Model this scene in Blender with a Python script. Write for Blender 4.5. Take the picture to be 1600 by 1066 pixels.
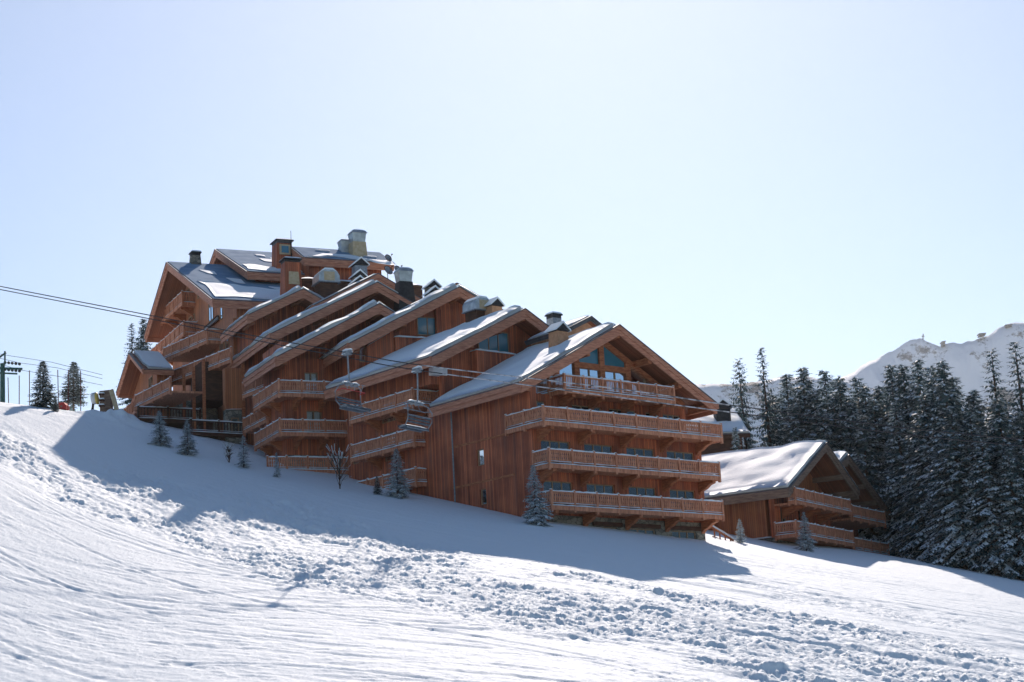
import bpy, math, random
import numpy as np
from mathutils import Vector

# ------------------------------------------------------------------ camera, sky, sun, exposure
S = bpy.context.scene
for o in list(bpy.data.objects): bpy.data.objects.remove(o)
R = math.radians
COL = S.collection
PITCH, ROLL, FPX = R(12.42), R(3.06), 2985.7          # solved from the balcony and eave lines
_f = np.array([0, math.cos(PITCH), math.sin(PITCH)]); _u = np.array([0, -math.sin(PITCH), math.cos(PITCH)]); _r = np.array([1., 0, 0])
CR = _r*math.cos(ROLL) - _u*math.sin(ROLL); CU = _r*math.sin(ROLL) + _u*math.cos(ROLL); CF = _f
cam = bpy.data.cameras.new('camera'); camo = bpy.data.objects.new('camera', cam); COL.objects.link(camo)
from mathutils import Matrix
camo.matrix_world = Matrix(((CR[0], CU[0], -CF[0], 0), (CR[1], CU[1], -CF[1], 0), (CR[2], CU[2], -CF[2], 0), (0, 0, 0, 1)))
cam.sensor_width = 36; cam.lens = 36*FPX/1600; cam.clip_start = 0.5; cam.clip_end = 30000
S.camera = camo
SUN_EL, SUN_AZ = R(33), R(3)                          # azimuth from +Y towards +X
w = bpy.data.worlds.new('World'); S.world = w; w.use_nodes = True
nt = w.node_tree; bg = nt.nodes['Background']
sky = nt.nodes.new('ShaderNodeTexSky'); sky.sky_type = 'NISHITA'; sky.sun_disc = False
sky.sun_elevation = SUN_EL; sky.sun_rotation = SUN_AZ; sky.altitude = 1500; sky.air_density = 1.0; sky.dust_density = 1.0; sky.ozone_density = 2.5
nt.links.new(sky.outputs[0], bg.inputs[0]); bg.inputs[1].default_value = 0.086
sl = bpy.data.lights.new('sun', 'SUN'); sl.energy = 5.0; sl.angle = R(0.53); sl.color = (1, .86, .76)
so = bpy.data.objects.new('sun', sl); COL.objects.link(so)
sd = Vector((math.cos(SUN_EL)*math.sin(SUN_AZ), math.cos(SUN_EL)*math.cos(SUN_AZ), math.sin(SUN_EL)))
so.rotation_euler = sd.to_track_quat('Z', 'Y').to_euler(); so.location = (0, 60, 90)
vs = S.view_settings; vs.view_transform = 'Standard'; vs.look = 'None'; vs.exposure = 0.42; vs.gamma = 1; vs.use_curve_mapping = False

# ------------------------------------------------------------------ pixel rays and frames
def ray(x, y):
    d = CR*(x-800)/FPX - CU*(y-533)/FPX + CF
    return d/d[1]
def atY(x, y, Y): return ray(x, y)*Y
def atZ(x, y, Z): d = ray(x, y); return d*(Z/d[2])
def atplane(x, y, P, n): d = ray(x, y); return d*((P@n)/(d@n))
class Fr:                                              # u along a front, v back into the building
    def __init__(s, O, t):
        s.O = np.array([O[0], O[1], 0.]); t = R(t); s.t = t
        s.u = np.array([math.sin(t), math.cos(t), 0]); s.v = np.array([-math.cos(t), math.sin(t), 0])
    def W(s, a, b, z): return s.O + s.u*a + s.v*b + np.array([0, 0, z])
    def onb(s, x, y, b): P = atplane(x, y, s.O+s.v*b, s.v); return (P-s.O)@s.u, P[2]
    def ona(s, x, y, a): P = atplane(x, y, s.O+s.u*a, s.u); return (P-s.O)@s.v, P[2]
    def onz(s, x, y, z): P = atZ(x, y, z)-s.O; return P@s.u, P@s.v

# ------------------------------------------------------------------ numpy noise
def _hash(ix, iy, seed):
    h = (ix.astype(np.int64)*374761393 + iy.astype(np.int64)*668265263 + seed*1442695041) & 0x7fffffff
    h = ((h ^ (h >> 13))*1274126177) & 0x7fffffff
    return ((h ^ (h >> 16)) & 0xffffff)/16777215.0
def vnoise(x, y, seed=0):
    x0 = np.floor(x); y0 = np.floor(y); fx = x-x0; fy = y-y0
    fx = fx*fx*fx*(fx*(fx*6-15)+10); fy = fy*fy*fy*(fy*(fy*6-15)+10)
    a = _hash(x0, y0, seed); b = _hash(x0+1, y0, seed); c = _hash(x0, y0+1, seed); d = _hash(x0+1, y0+1, seed)
    return (a+(b-a)*fx)*(1-fy) + (c+(d-c)*fx)*fy - .5
def fbm(x, y, seed=0, o=4, g=.5):
    s = 0; a = 1
    for i in range(o): s = s + a*vnoise(x*2**i+i*17.3, y*2**i-i*9.1, seed+i); a *= g
    return s
def sstep(a, b, x): t = np.clip((x-a)/(b-a), 0, 1); return t*t*(3-2*t)

# ------------------------------------------------------------------ materials
MATS = {}
def mat(name, col=(.5, .5, .5), rough=.7, metal=0, spec=.3):
    m = bpy.data.materials.new(name); m.use_nodes = True; b = m.node_tree.nodes['Principled BSDF']
    b.inputs['Base Color'].default_value = (*col, 1); b.inputs['Roughness'].default_value = rough; b.inputs['Metallic'].default_value = metal
    b.inputs['Specular IOR Level'].default_value = spec
    MATS[name] = m; return m, m.node_tree, b
def N(nt, typ, **k):
    n = nt.nodes.new(typ)
    for a, v in k.items():
        if a.startswith('i_'): n.inputs[a[2:].replace('_', ' ')].default_value = v
        else: setattr(n, a, v)
    return n
def mth(nt, op, a, b=None, c=None):
    n = nt.nodes.new('ShaderNodeMath'); n.operation = op
    for i, v in enumerate((a, b, c)):
        if v is None: continue
        if isinstance(v, (int, float)): n.inputs[i].default_value = v
        else: nt.links.new(v, n.inputs[i])
    return n.outputs[0]
def mixc(nt, f, a, b):
    n = nt.nodes.new('ShaderNodeMix'); n.data_type = 'RGBA'
    for i, v in ((0, f), (6, a), (7, b)):
        if isinstance(v, (int, float)): n.inputs[i].default_value = v
        elif isinstance(v, tuple): n.inputs[i].default_value = (*v, 1)
        else: nt.links.new(v, n.inputs[i])
    return n.outputs[2]
def noise_mat(name, c1, c2, scale=(1, 1, 1), nscale=4, rough=.75, bump=.0, detail=5, spec=.25, metal=0, lo=.35, hi=.68):
    m, nt, b = mat(name, c1, rough, metal, spec)
    tc = N(nt, 'ShaderNodeTexCoord'); mp = N(nt, 'ShaderNodeMapping'); mp.inputs['Scale'].default_value = scale
    nt.links.new(tc.outputs['Object'], mp.inputs[0])
    nz = N(nt, 'ShaderNodeTexNoise'); nz.inputs['Scale'].default_value = nscale; nz.inputs['Detail'].default_value = detail
    nt.links.new(mp.outputs[0], nz.inputs[0])
    mr = N(nt, 'ShaderNodeMapRange'); mr.inputs[1].default_value = lo; mr.inputs[2].default_value = hi; nt.links.new(nz.outputs[0], mr.inputs[0])
    nt.links.new(mixc(nt, mr.outputs[0], c1, c2), b.inputs['Base Color'])
    if bump:
        bp = N(nt, 'ShaderNodeBump'); bp.inputs['Strength'].default_value = bump; bp.inputs['Distance'].default_value = .05
        nt.links.new(nz.outputs[0], bp.inputs['Height']); nt.links.new(bp.outputs[0], b.inputs['Normal'])
    return m
def board_mat(name, dark, light, width=.17, rough=.6, vertical=True):
    """timber boards laid along UV: u runs across the boards, v along them"""
    m, nt, b = mat(name, dark, rough, 0, .3)
    uv = N(nt, 'ShaderNodeUVMap'); sp = N(nt, 'ShaderNodeSeparateXYZ'); nt.links.new(uv.outputs[0], sp.inputs[0])
    u, v = (sp.outputs[0], sp.outputs[1]) if vertical else (sp.outputs[1], sp.outputs[0])
    k = mth(nt, 'DIVIDE', u, width); fl = mth(nt, 'FLOOR', k); fr = mth(nt, 'FRACT', k)
    wn = N(nt, 'ShaderNodeTexWhiteNoise'); wn.noise_dimensions = '1D'; nt.links.new(fl, wn.inputs['W'])
    cb = N(nt, 'ShaderNodeCombineXYZ'); nt.links.new(mth(nt, 'MULTIPLY', u, 9), cb.inputs[0]); nt.links.new(mth(nt, 'MULTIPLY', v, .7), cb.inputs[1]); nt.links.new(mth(nt, 'MULTIPLY', fl, 3.7), cb.inputs[2])
    nz = N(nt, 'ShaderNodeTexNoise'); nz.inputs['Scale'].default_value = 1.6; nz.inputs['Detail'].default_value = 5; nt.links.new(cb.outputs[0], nz.inputs[0])
    cb2 = N(nt, 'ShaderNodeCombineXYZ'); nt.links.new(u, cb2.inputs[0]); nt.links.new(v, cb2.inputs[1])
    big = N(nt, 'ShaderNodeTexNoise'); big.inputs['Scale'].default_value = .45; big.inputs['Detail'].default_value = 3; nt.links.new(cb2.outputs[0], big.inputs[0])
    f = mth(nt, 'ADD', mth(nt, 'MULTIPLY', wn.outputs['Value'], .55), mth(nt, 'MULTIPLY', nz.outputs[0], .5))
    f = mth(nt, 'ADD', f, mth(nt, 'MULTIPLY', mth(nt, 'SUBTRACT', big.outputs[0], .5), 1.5))
    f = mth(nt, 'SUBTRACT', f, .05)
    nt.nodes[-1].use_clamp = True if hasattr(nt.nodes[-1], 'use_clamp') else False
    c = mixc(nt, f, dark, light)
    cb3 = N(nt, 'ShaderNodeCombineXYZ'); nt.links.new(mth(nt, 'MULTIPLY', u, 2.2), cb3.inputs[0]); nt.links.new(mth(nt, 'MULTIPLY', v, .16), cb3.inputs[1])
    wz = N(nt, 'ShaderNodeTexNoise'); wz.inputs['Scale'].default_value = 1.0; wz.inputs['Detail'].default_value = 6; wz.inputs['Roughness'].default_value = .65; nt.links.new(cb3.outputs[0], wz.inputs[0])
    wr = N(nt, 'ShaderNodeMapRange'); wr.inputs[1].default_value = .5; wr.inputs[2].default_value = .75; wr.inputs[4].default_value = .55; nt.links.new(wz.outputs[0], wr.inputs[0])
    c = mixc(nt, wr.outputs[0], c, (.27, .14, .10))
    gap = mth(nt, 'LESS_THAN', mth(nt, 'ABSOLUTE', mth(nt, 'SUBTRACT', fr, .5)), .455)      # 1 on the board
    c = mixc(nt, gap, tuple(.35*x for x in dark), c)
    nt.links.new(c, b.inputs['Base Color'])
    bp = N(nt, 'ShaderNodeBump'); bp.inputs['Strength'].default_value = .7; bp.inputs['Distance'].default_value = .02
    nt.links.new(mth(nt, 'ADD', gap, mth(nt, 'MULTIPLY', nz.outputs[0], .3)), bp.inputs['Height']); nt.links.new(bp.outputs[0], b.inputs['Normal'])
    return m
board_mat('cladding', (.15, .036, .018), (.66, .19, .082))
board_mat('cladding_warm', (.24, .075, .034), (.56, .22, .095))
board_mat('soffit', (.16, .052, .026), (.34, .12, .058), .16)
noise_mat('timber', (.27, .085, .038), (.48, .185, .085), (1.2, 1.2, 6), 2.2, .65, .15)
noise_mat('rail_timber', (.36, .135, .072), (.66, .31, .185), (3, 3, .6), 3, .65, .1)
noise_mat('fascia', (.34, .135, .082), (.58, .28, .18), (.8, .8, 8), 2, .6, .12)
noise_mat('grey_timber', (.15, .10, .075), (.28, .20, .15), (.8, .8, 6), 2, .7, .12)
noise_mat('dark_timber', (.05, .024, .015), (.11, .05, .03), (1, 1, 4), 2, .75, .1)
noise_mat('edge_metal', (.045, .05, .06), (.08, .085, .095), nscale=3, rough=.5, spec=.5)
noise_mat('steel', (.36, .40, .42), (.55, .60, .62), nscale=2.5, rough=.42, metal=.75, spec=.5)
noise_mat('galvanised', (.17, .20, .23), (.30, .34, .38), nscale=6, rough=.5, metal=.35, spec=.5)
noise_mat('black_metal', (.012, .013, .015), (.03, .032, .035), nscale=5, rough=.5)
noise_mat('tan_panel', (.45, .36, .22), (.56, .47, .32), nscale=4, rough=.7)
noise_mat('render_orange', (.42, .22, .12), (.55, .31, .18), nscale=4, rough=.85)
noise_mat('green_paint', (.02, .06, .055), (.035, .085, .075), nscale=5, rough=.5)
noise_mat('red_fabric', (.42, .04, .04), (.55, .07, .06), nscale=5, rough=.8)
noise_mat('pole_red', (.10, .02, .02), (.16, .03, .028), nscale=5, rough=.6)
noise_mat('roof_sheet', (.16, .27, .40), (.24, .36, .49), (1, 1, 1), .8, .9, .03, spec=.02)
noise_mat('bark', (.05, .035, .027), (.11, .08, .062), (4, 4, 1), 4, .9, .4)
noise_mat('needles', (.040, .082, .092), (.11, .17, .175), nscale=1.3, rough=.7, spec=.2)
noise_mat('needles_frost', (.24, .31, .34), (.52, .58, .61), nscale=2.0, rough=.8, spec=.1)
noise_mat('needles_small', (.03, .062, .06), (.08, .125, .115), nscale=2.3, rough=.7, spec=.2)
noise_mat('rope_frost', (.55, .55, .57), (.16, .16, .17), (1, 1, 1), 2.5, .8, lo=.45, hi=.6)
noise_mat('rope_dark', (.03, .03, .033), (.05, .05, .055), nscale=4, rough=.6)
noise_mat('yellow_paint', (.60, .42, .08), (.70, .50, .12), nscale=3, rough=.5)
noise_mat('seat_pad', (.05, .07, .09), (.10, .13, .16), nscale=3, rough=.6)
noise_mat('curtain', (.74, .73, .70), (.88, .87, .84), (14, 14, .4), 2, .9)
noise_mat('window_frame', (.26, .17, .10), (.38, .26, .16), (3, 3, 1), 3, .6)
noise_mat('white_paint', (.72, .73, .74), (.80, .80, .80), nscale=3, rough=.6)
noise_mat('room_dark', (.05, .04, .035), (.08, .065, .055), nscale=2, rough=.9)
# stone
m, nt_, b = mat('stone', (.2, .2, .18), .9)
tc = N(nt_, 'ShaderNodeTexCoord'); vo = N(nt_, 'ShaderNodeTexVoronoi'); vo.inputs['Scale'].default_value = 2.6
mp = N(nt_, 'ShaderNodeMapping'); mp.inputs['Scale'].default_value = (1, 1, 1.7); nt_.links.new(tc.outputs['Object'], mp.inputs[0]); nt_.links.new(mp.outputs[0], vo.inputs[0])
ve = N(nt_, 'ShaderNodeTexVoronoi'); ve.feature = 'DISTANCE_TO_EDGE'; ve.inputs['Scale'].default_value = 2.6; nt_.links.new(mp.outputs[0], ve.inputs[0])
cs = N(nt_, 'ShaderNodeSeparateXYZ'); nt_.links.new(vo.outputs['Color'], cs.inputs[0])
c = mixc(nt_, cs.outputs[0], (.12, .125, .115), (.36, .34, .28))
jn = N(nt_, 'ShaderNodeMapRange'); jn.inputs[2].default_value = .06; nt_.links.new(ve.outputs['Distance'], jn.inputs[0])
nt_.links.new(mixc(nt_, jn.outputs[0], (.07, .07, .065), c), b.inputs['Base Color'])
bp = N(nt_, 'ShaderNodeBump'); bp.inputs['Strength'].default_value = .9; bp.inputs['Distance'].default_value = .06
nt_.links.new(jn.outputs[0], bp.inputs['Height']); nt_.links.new(bp.outputs[0], b.inputs['Normal'])
# snow
def snow_mat(name, col, bs, dist, scale, rough=.6, spec=.25):
    m, nt, b = mat(name, col, rough, 0, spec)
    tc = N(nt, 'ShaderNodeTexCoord'); n1 = N(nt, 'ShaderNodeTexNoise'); n1.inputs['Scale'].default_value = scale; n1.inputs['Detail'].default_value = 6; n1.inputs['Roughness'].default_value = .7
    nt.links.new(tc.outputs['Object'], n1.inputs[0])
    bp = N(nt, 'ShaderNodeBump'); bp.inputs['Strength'].default_value = bs; bp.inputs['Distance'].default_value = dist
    nt.links.new(n1.outputs[0], bp.inputs['Height']); nt.links.new(bp.outputs[0], b.inputs['Normal'])
    return m
snow_mat('snow', (.77, .86, .91), .35, .05, 5, .7, .12)
snow_mat('ground_snow', (.79, .87, .915), .8, .06, 7, .75, .12)
# window glass: clear, with the reflection a coated pane has
m = bpy.data.materials.new('glass'); m.use_nodes = True; MATS['glass'] = m; nt_ = m.node_tree
nt_.nodes.remove(nt_.nodes['Principled BSDF']); ou = nt_.nodes['Material Output']
tr = N(nt_, 'ShaderNodeBsdfTransparent'); tr.inputs[0].default_value = (.92, .95, .96, 1); gl = N(nt_, 'ShaderNodeBsdfGlossy'); gl.inputs['Roughness'].default_value = .03
gl.inputs[0].default_value = (.75, .9, 1, 1)
fn = N(nt_, 'ShaderNodeFresnel'); fn.inputs[0].default_value = 1.55; mx = N(nt_, 'ShaderNodeMixShader')
nt_.links.new(mth(nt_, 'ADD', fn.outputs[0], .04), mx.inputs[0]); nt_.links.new(tr.outputs[0], mx.inputs[1]); nt_.links.new(gl.outputs[0], mx.inputs[2]); nt_.links.new(mx.outputs[0], ou.inputs[0])
# upper panes: the sky's reflection painted in as a blue base colour
m, nt_, b = mat('sky_tint_glass', (.03, .17, .25), .06, 0, .9)
# mountain: snow with rock where the noise breaks it
m, nt_, b = mat('mountain_snow', (.8, .8, .82), .8)
tc = N(nt_, 'ShaderNodeTexCoord'); n1 = N(nt_, 'ShaderNodeTexNoise'); n1.inputs['Scale'].default_value = .011; n1.inputs['Detail'].default_value = 9; n1.inputs['Roughness'].default_value = .72
nt_.links.new(tc.outputs['Object'], n1.inputs[0]); mr = N(nt_, 'ShaderNodeMapRange'); mr.inputs[1].default_value = .55; mr.inputs[2].default_value = .60; nt_.links.new(n1.outputs[0], mr.inputs[0])
nt_.links.new(mixc(nt_, mr.outputs[0], (.80, .83, .88), (.09, .10, .12)), b.inputs['Base Color'])
bp = N(nt_, 'ShaderNodeBump'); bp.inputs['Strength'].default_value = .5; bp.inputs['Distance'].default_value = 12; nt_.links.new(n1.outputs[0], bp.inputs['Height']); nt_.links.new(bp.outputs[0], b.inputs['Normal'])

# ------------------------------------------------------------------ mesh builder
class MB:
    def __init__(s): s.v = []; s.f = []; s.n = 0
    def add(s, vs, fs):
        k = s.n; s.v.extend([tuple(p) for p in vs]); s.n += len(vs); s.f.extend([tuple(i+k for i in q) for q in fs]); return s
    def box8(s, P):                                    # 4 bottom, 4 top
        return s.add(P, [(3, 2, 1, 0), (4, 5, 6, 7), (0, 1, 5, 4), (1, 2, 6, 5), (2, 3, 7, 6), (3, 0, 4, 7)])
    def fbox(s, fr, a0, a1, b0, b1, z0, z1):
        W = fr.W
        return s.box8([W(a0, b0, z0), W(a1, b0, z0), W(a1, b1, z0), W(a0, b1, z0), W(a0, b0, z1), W(a1, b0, z1), W(a1, b1, z1), W(a0, b1, z1)])
    def prism(s, pts, vec):
        n = len(pts); vec = np.asarray(vec); P = [np.asarray(p) for p in pts]
        return s.add(P+[p+vec for p in P], [tuple(range(n))[::-1], tuple(range(n, 2*n))] + [(i, (i+1) % n, (i+1) % n+n, i+n) for i in range(n)])
    def beam(s, p, q, w, h, up=(0, 0, 1), off=0.):     # bar from p to q; w sideways, h along up, top at +off
        p = np.asarray(p, float); q = np.asarray(q, float); d = q-p; d /= np.linalg.norm(d); up = np.asarray(up, float)
        sd_ = np.cross(d, up); sd_ /= np.linalg.norm(sd_); u2 = np.cross(sd_, d)
        A = sd_*w/2; t = u2*off; bo = u2*(off-h)
        return s.box8([p-A+bo, p+A+bo, q+A+bo, q-A+bo, p-A+t, p+A+t, q+A+t, q-A+t])
    def tube(s, pts, r, n=6):
        pts = [np.asarray(p, float) for p in pts]; L = len(pts); rr = r if hasattr(r, '__len__') else [r]*L
        vs = []
        for i, p in enumerate(pts):
            d = pts[min(i+1, L-1)]-pts[max(i-1, 0)]; d /= (np.linalg.norm(d)+1e-9)
            x = np.cross(d, (0, 0, 1)); x = x if np.linalg.norm(x) > 1e-3 else np.cross(d, (1, 0, 0)); x /= np.linalg.norm(x); y = np.cross(d, x)
            for k in range(n): a = 2*math.pi*k/n; vs.append(p+(x*math.cos(a)+y*math.sin(a))*rr[i])
        fs = [(i*n+k, i*n+(k+1) % n, (i+1)*n+(k+1) % n, (i+1)*n+k) for i in range(L-1) for k in range(n)]
        return s.add(vs, fs+[tuple(range(n))[::-1], tuple(range((L-1)*n, L*n))])
    def frustum(s, c, r0, r1, z0, z1, n=4, rot=0., sx=1., sy=1.):
        vs = []
        for r, z in ((r0, z0), (r1, z1)):
            for k in range(n): a = rot+2*math.pi*(k+.5)/n; vs.append((c[0]+r*math.cos(a)*sx, c[1]+r*math.sin(a)*sy, z))
        return s.add(vs, [tuple(range(n))[::-1], tuple(range(n, 2*n))]+[(k, (k+1) % n, (k+1) % n+n, k+n) for k in range(n)])
    def snowstrip(s, p, q, w, h, step=.35, rnd=random):   # a rounded ridge of snow lying along p-q
        p = np.asarray(p, float); q = np.asarray(q, float); d = q-p; L = np.linalg.norm(d)
        if L < .02: return s
        d /= L; sd_ = np.cross(d, (0, 0, 1)); sd_ /= np.linalg.norm(sd_); n = max(1, int(L/step)); vs = []
        for i in range(n+1):
            t = i/n; hh = h*rnd.uniform(.65, 1.25); ww = w*rnd.uniform(.85, 1.08)/2; c = p+d*L*t; e = .6 if i in (0, n) else 1
            for x, z in ((-1, 0), (-.85, .6), (-.3, 1), (.3, 1), (.85, .6), (1, 0)): vs.append(c+sd_*ww*x+np.array([0, 0, hh*z*e]))
        fs = [(i*6+k, i*6+k+1, i*6+7+k, i*6+6+k) for i in range(n) for k in range(5)]
        return s.add(vs, fs+[(0, 1, 2, 3, 4, 5), tuple(range(n*6+5, n*6-1, -1))])
def mesh_from(name, mb, m, smooth=False, org=(0, 0, 0)):
    me = bpy.data.meshes.new(name); V = np.array(mb.v, float)-np.asarray(org)
    me.from_pydata(V.tolist(), [], mb.f); me.materials.append(MATS[m])
    # UV in metres: across the face horizontally, and upwards
    nl = len(me.loops); li = np.zeros(nl, int); me.loops.foreach_get('vertex_index', li)
    npoly = len(me.polygons); nor = np.zeros(npoly*3); me.polygons.foreach_get('normal', nor); nor = nor.reshape(-1, 3)
    lt = np.zeros(npoly, int); me.polygons.foreach_get('loop_total', lt); pn = np.repeat(nor, lt, axis=0)
    P = V[li]; hx = -pn[:, 1]; hy = pn[:, 0]; l = np.hypot(hx, hy); fl = l < .02; hx = np.where(fl, 1, hx/np.maximum(l, 1e-6)); hy = np.where(fl, 0, hy/np.maximum(l, 1e-6))
    U = P[:, 0]*hx+P[:, 1]*hy; Vv = np.where(np.abs(pn[:, 2]) > .5, -P[:, 0]*hy+P[:, 1]*hx, P[:, 2])
    uv = me.uv_layers.new(name='UVMap'); uv.data.foreach_set('uv', np.stack([U, Vv], 1).ravel().astype(np.float32))
    if smooth: me.polygons.foreach_set('use_smooth', np.ones(npoly, bool))
    me.update(); return me
def link(name, me, parent=None, kind=None, loc=None):
    o = bpy.data.objects.new(name, me); COL.objects.link(o)
    if parent is not None: o.parent = parent
    if loc is not None: o.location = loc
    if kind: o['kind'] = kind
    return o
ORG = {}
def thing(name, label, cat, loc=(0, 0, 0), group=None, rz=0):
    o = bpy.data.objects.new(name, None); COL.objects.link(o); o.location = tuple(float(x) for x in loc); o.rotation_euler = (0, 0, rz); o.empty_display_size = .5
    o['label'] = label; o['category'] = cat
    if group: o['group'] = group
    ORG[o.name] = np.array([float(x) for x in loc]); return o
def root_of(o):
    while o.parent: o = o.parent
    return o
def part(name, mb, m, parent, smooth=False, label=None):
    """world-coordinate builder -> child mesh of a thing or of one of its parts"""
    o = link(name, mesh_from(name, mb, m, smooth, ORG[root_of(parent).name]), parent)
    if label: o['label'] = label
    return o
def solid(name, mb, m, label, cat, group=None, smooth=False):
    V = np.array(mb.v); c = np.array([(V[:, 0].min()+V[:, 0].max())/2, (V[:, 1].min()+V[:, 1].max())/2, V[:, 2].min()])
    o = link(name, mesh_from(name, mb, m, smooth, c), None, None, tuple(c)); o['label'] = label; o['category'] = cat
    if group: o['group'] = group
    return o

# ------------------------------------------------------------------ ground
GX, GY, G0 = -.237, .20, -9.17
F1 = Fr(atY(857, 702.3, 120), 49.5)                    # the two front wings
F4 = Fr(atY(437, 656, 137), 65)                        # the upper wings
F5 = Fr(atY(1241, 763, 146), 31.5)                     # the chalet below
def smin(y, c, k): return c - k*np.log1p(np.exp((c-y)/k))
def base_h(X, Y):
    ys = smin(Y, 158., 6.)
    xs = np.where(X > 45, 45+(X-45)*.5, X)
    xs = np.where(xs < -60, -60+(xs+60)*.35, xs)
    z = G0 + GX*xs + GY*ys
    z = z - .115*sstep(-6, 30, -X)*np.maximum(141-Y, 0)*sstep(-60, 20, Y)      # the piste is steeper on the left
    far = sstep(165, 600, Y)
    return z*(1-far) + far*(8-.012*np.maximum(Y-300, 0)*0)
ANCH = []
def anchor(P, rad): ANCH.append((P[0], P[1], P[2]-float(base_h(np.array(P[0]), np.array(P[1]))), rad))
anchor(atplane(1110, 843, F1.O+F1.v*1.5, F1.v), 6); anchor(atplane(960, 832, F1.O+F1.v*1.5, F1.v), 6)
anchor(atplane(757, 792, F1.O, F1.u), 6); anchor(atplane(705, 784, F1.O, F1.u), 6)
anchor(atY(600, 762, 130), 7); anchor(atY(520, 755, 133), 7); anchor(atY(432, 740, 136), 7); anchor(atY(300, 706, 141), 8); anchor(atY(215, 664, 146), 8); anchor(atY(110, 640, 150), 10)
anchor(atY(0, 634, 148), 7); anchor(atY(60, 626, 150), 6); anchor(atY(150, 634, 147), 6); anchor(atY(188, 642, 146.5), 5); anchor(atY(-120, 640, 150), 9)
anchor(F5.W(*F5.ona(1160, 850, -.5)[:1][:0], 0, 0) if False else atY(1160, 851, 140), 7); anchor(atY(1250, 858, 146), 7); anchor(atplane(1390, 869, F5.O, F5.v), 7)
anchor(atY(1500, 889, 150), 9); anchor(atY(1600, 906, 148), 10)
AX = np.array([a[:3] for a in ANCH]); AR = np.array([a[3] for a in ANCH])
def smooth_h(X, Y):
    X = np.asarray(X, float); Y = np.asarray(Y, float); z = base_h(X, Y)
    num = 0; den = .05
    for (ax, ay, dz), r in zip(AX, AR):
        wgt = np.exp(-((X-ax)**2+(Y-ay)**2)/(2*r*r)); num = num+wgt*dz; den = den+wgt
    return z + num/den
def on_ground(x, y, Y0=40, Y1=400):
    lo, hi = Y0, Y0
    d = ray(x, y)
    for Y in np.arange(Y0, Y1, .5):
        if float(smooth_h(d[0]*Y, Y)) > d[2]*Y: return d*(Y-.25)
    return d*Y1
def gz(x, y): return float(smooth_h(x, y))
SA = on_ground(60, 752); SB = on_ground(900, 1000)
sdir = (SB-SA)[:2]; sdir /= np.linalg.norm(sdir); sper = np.array([-sdir[1], sdir[0]])
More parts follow.
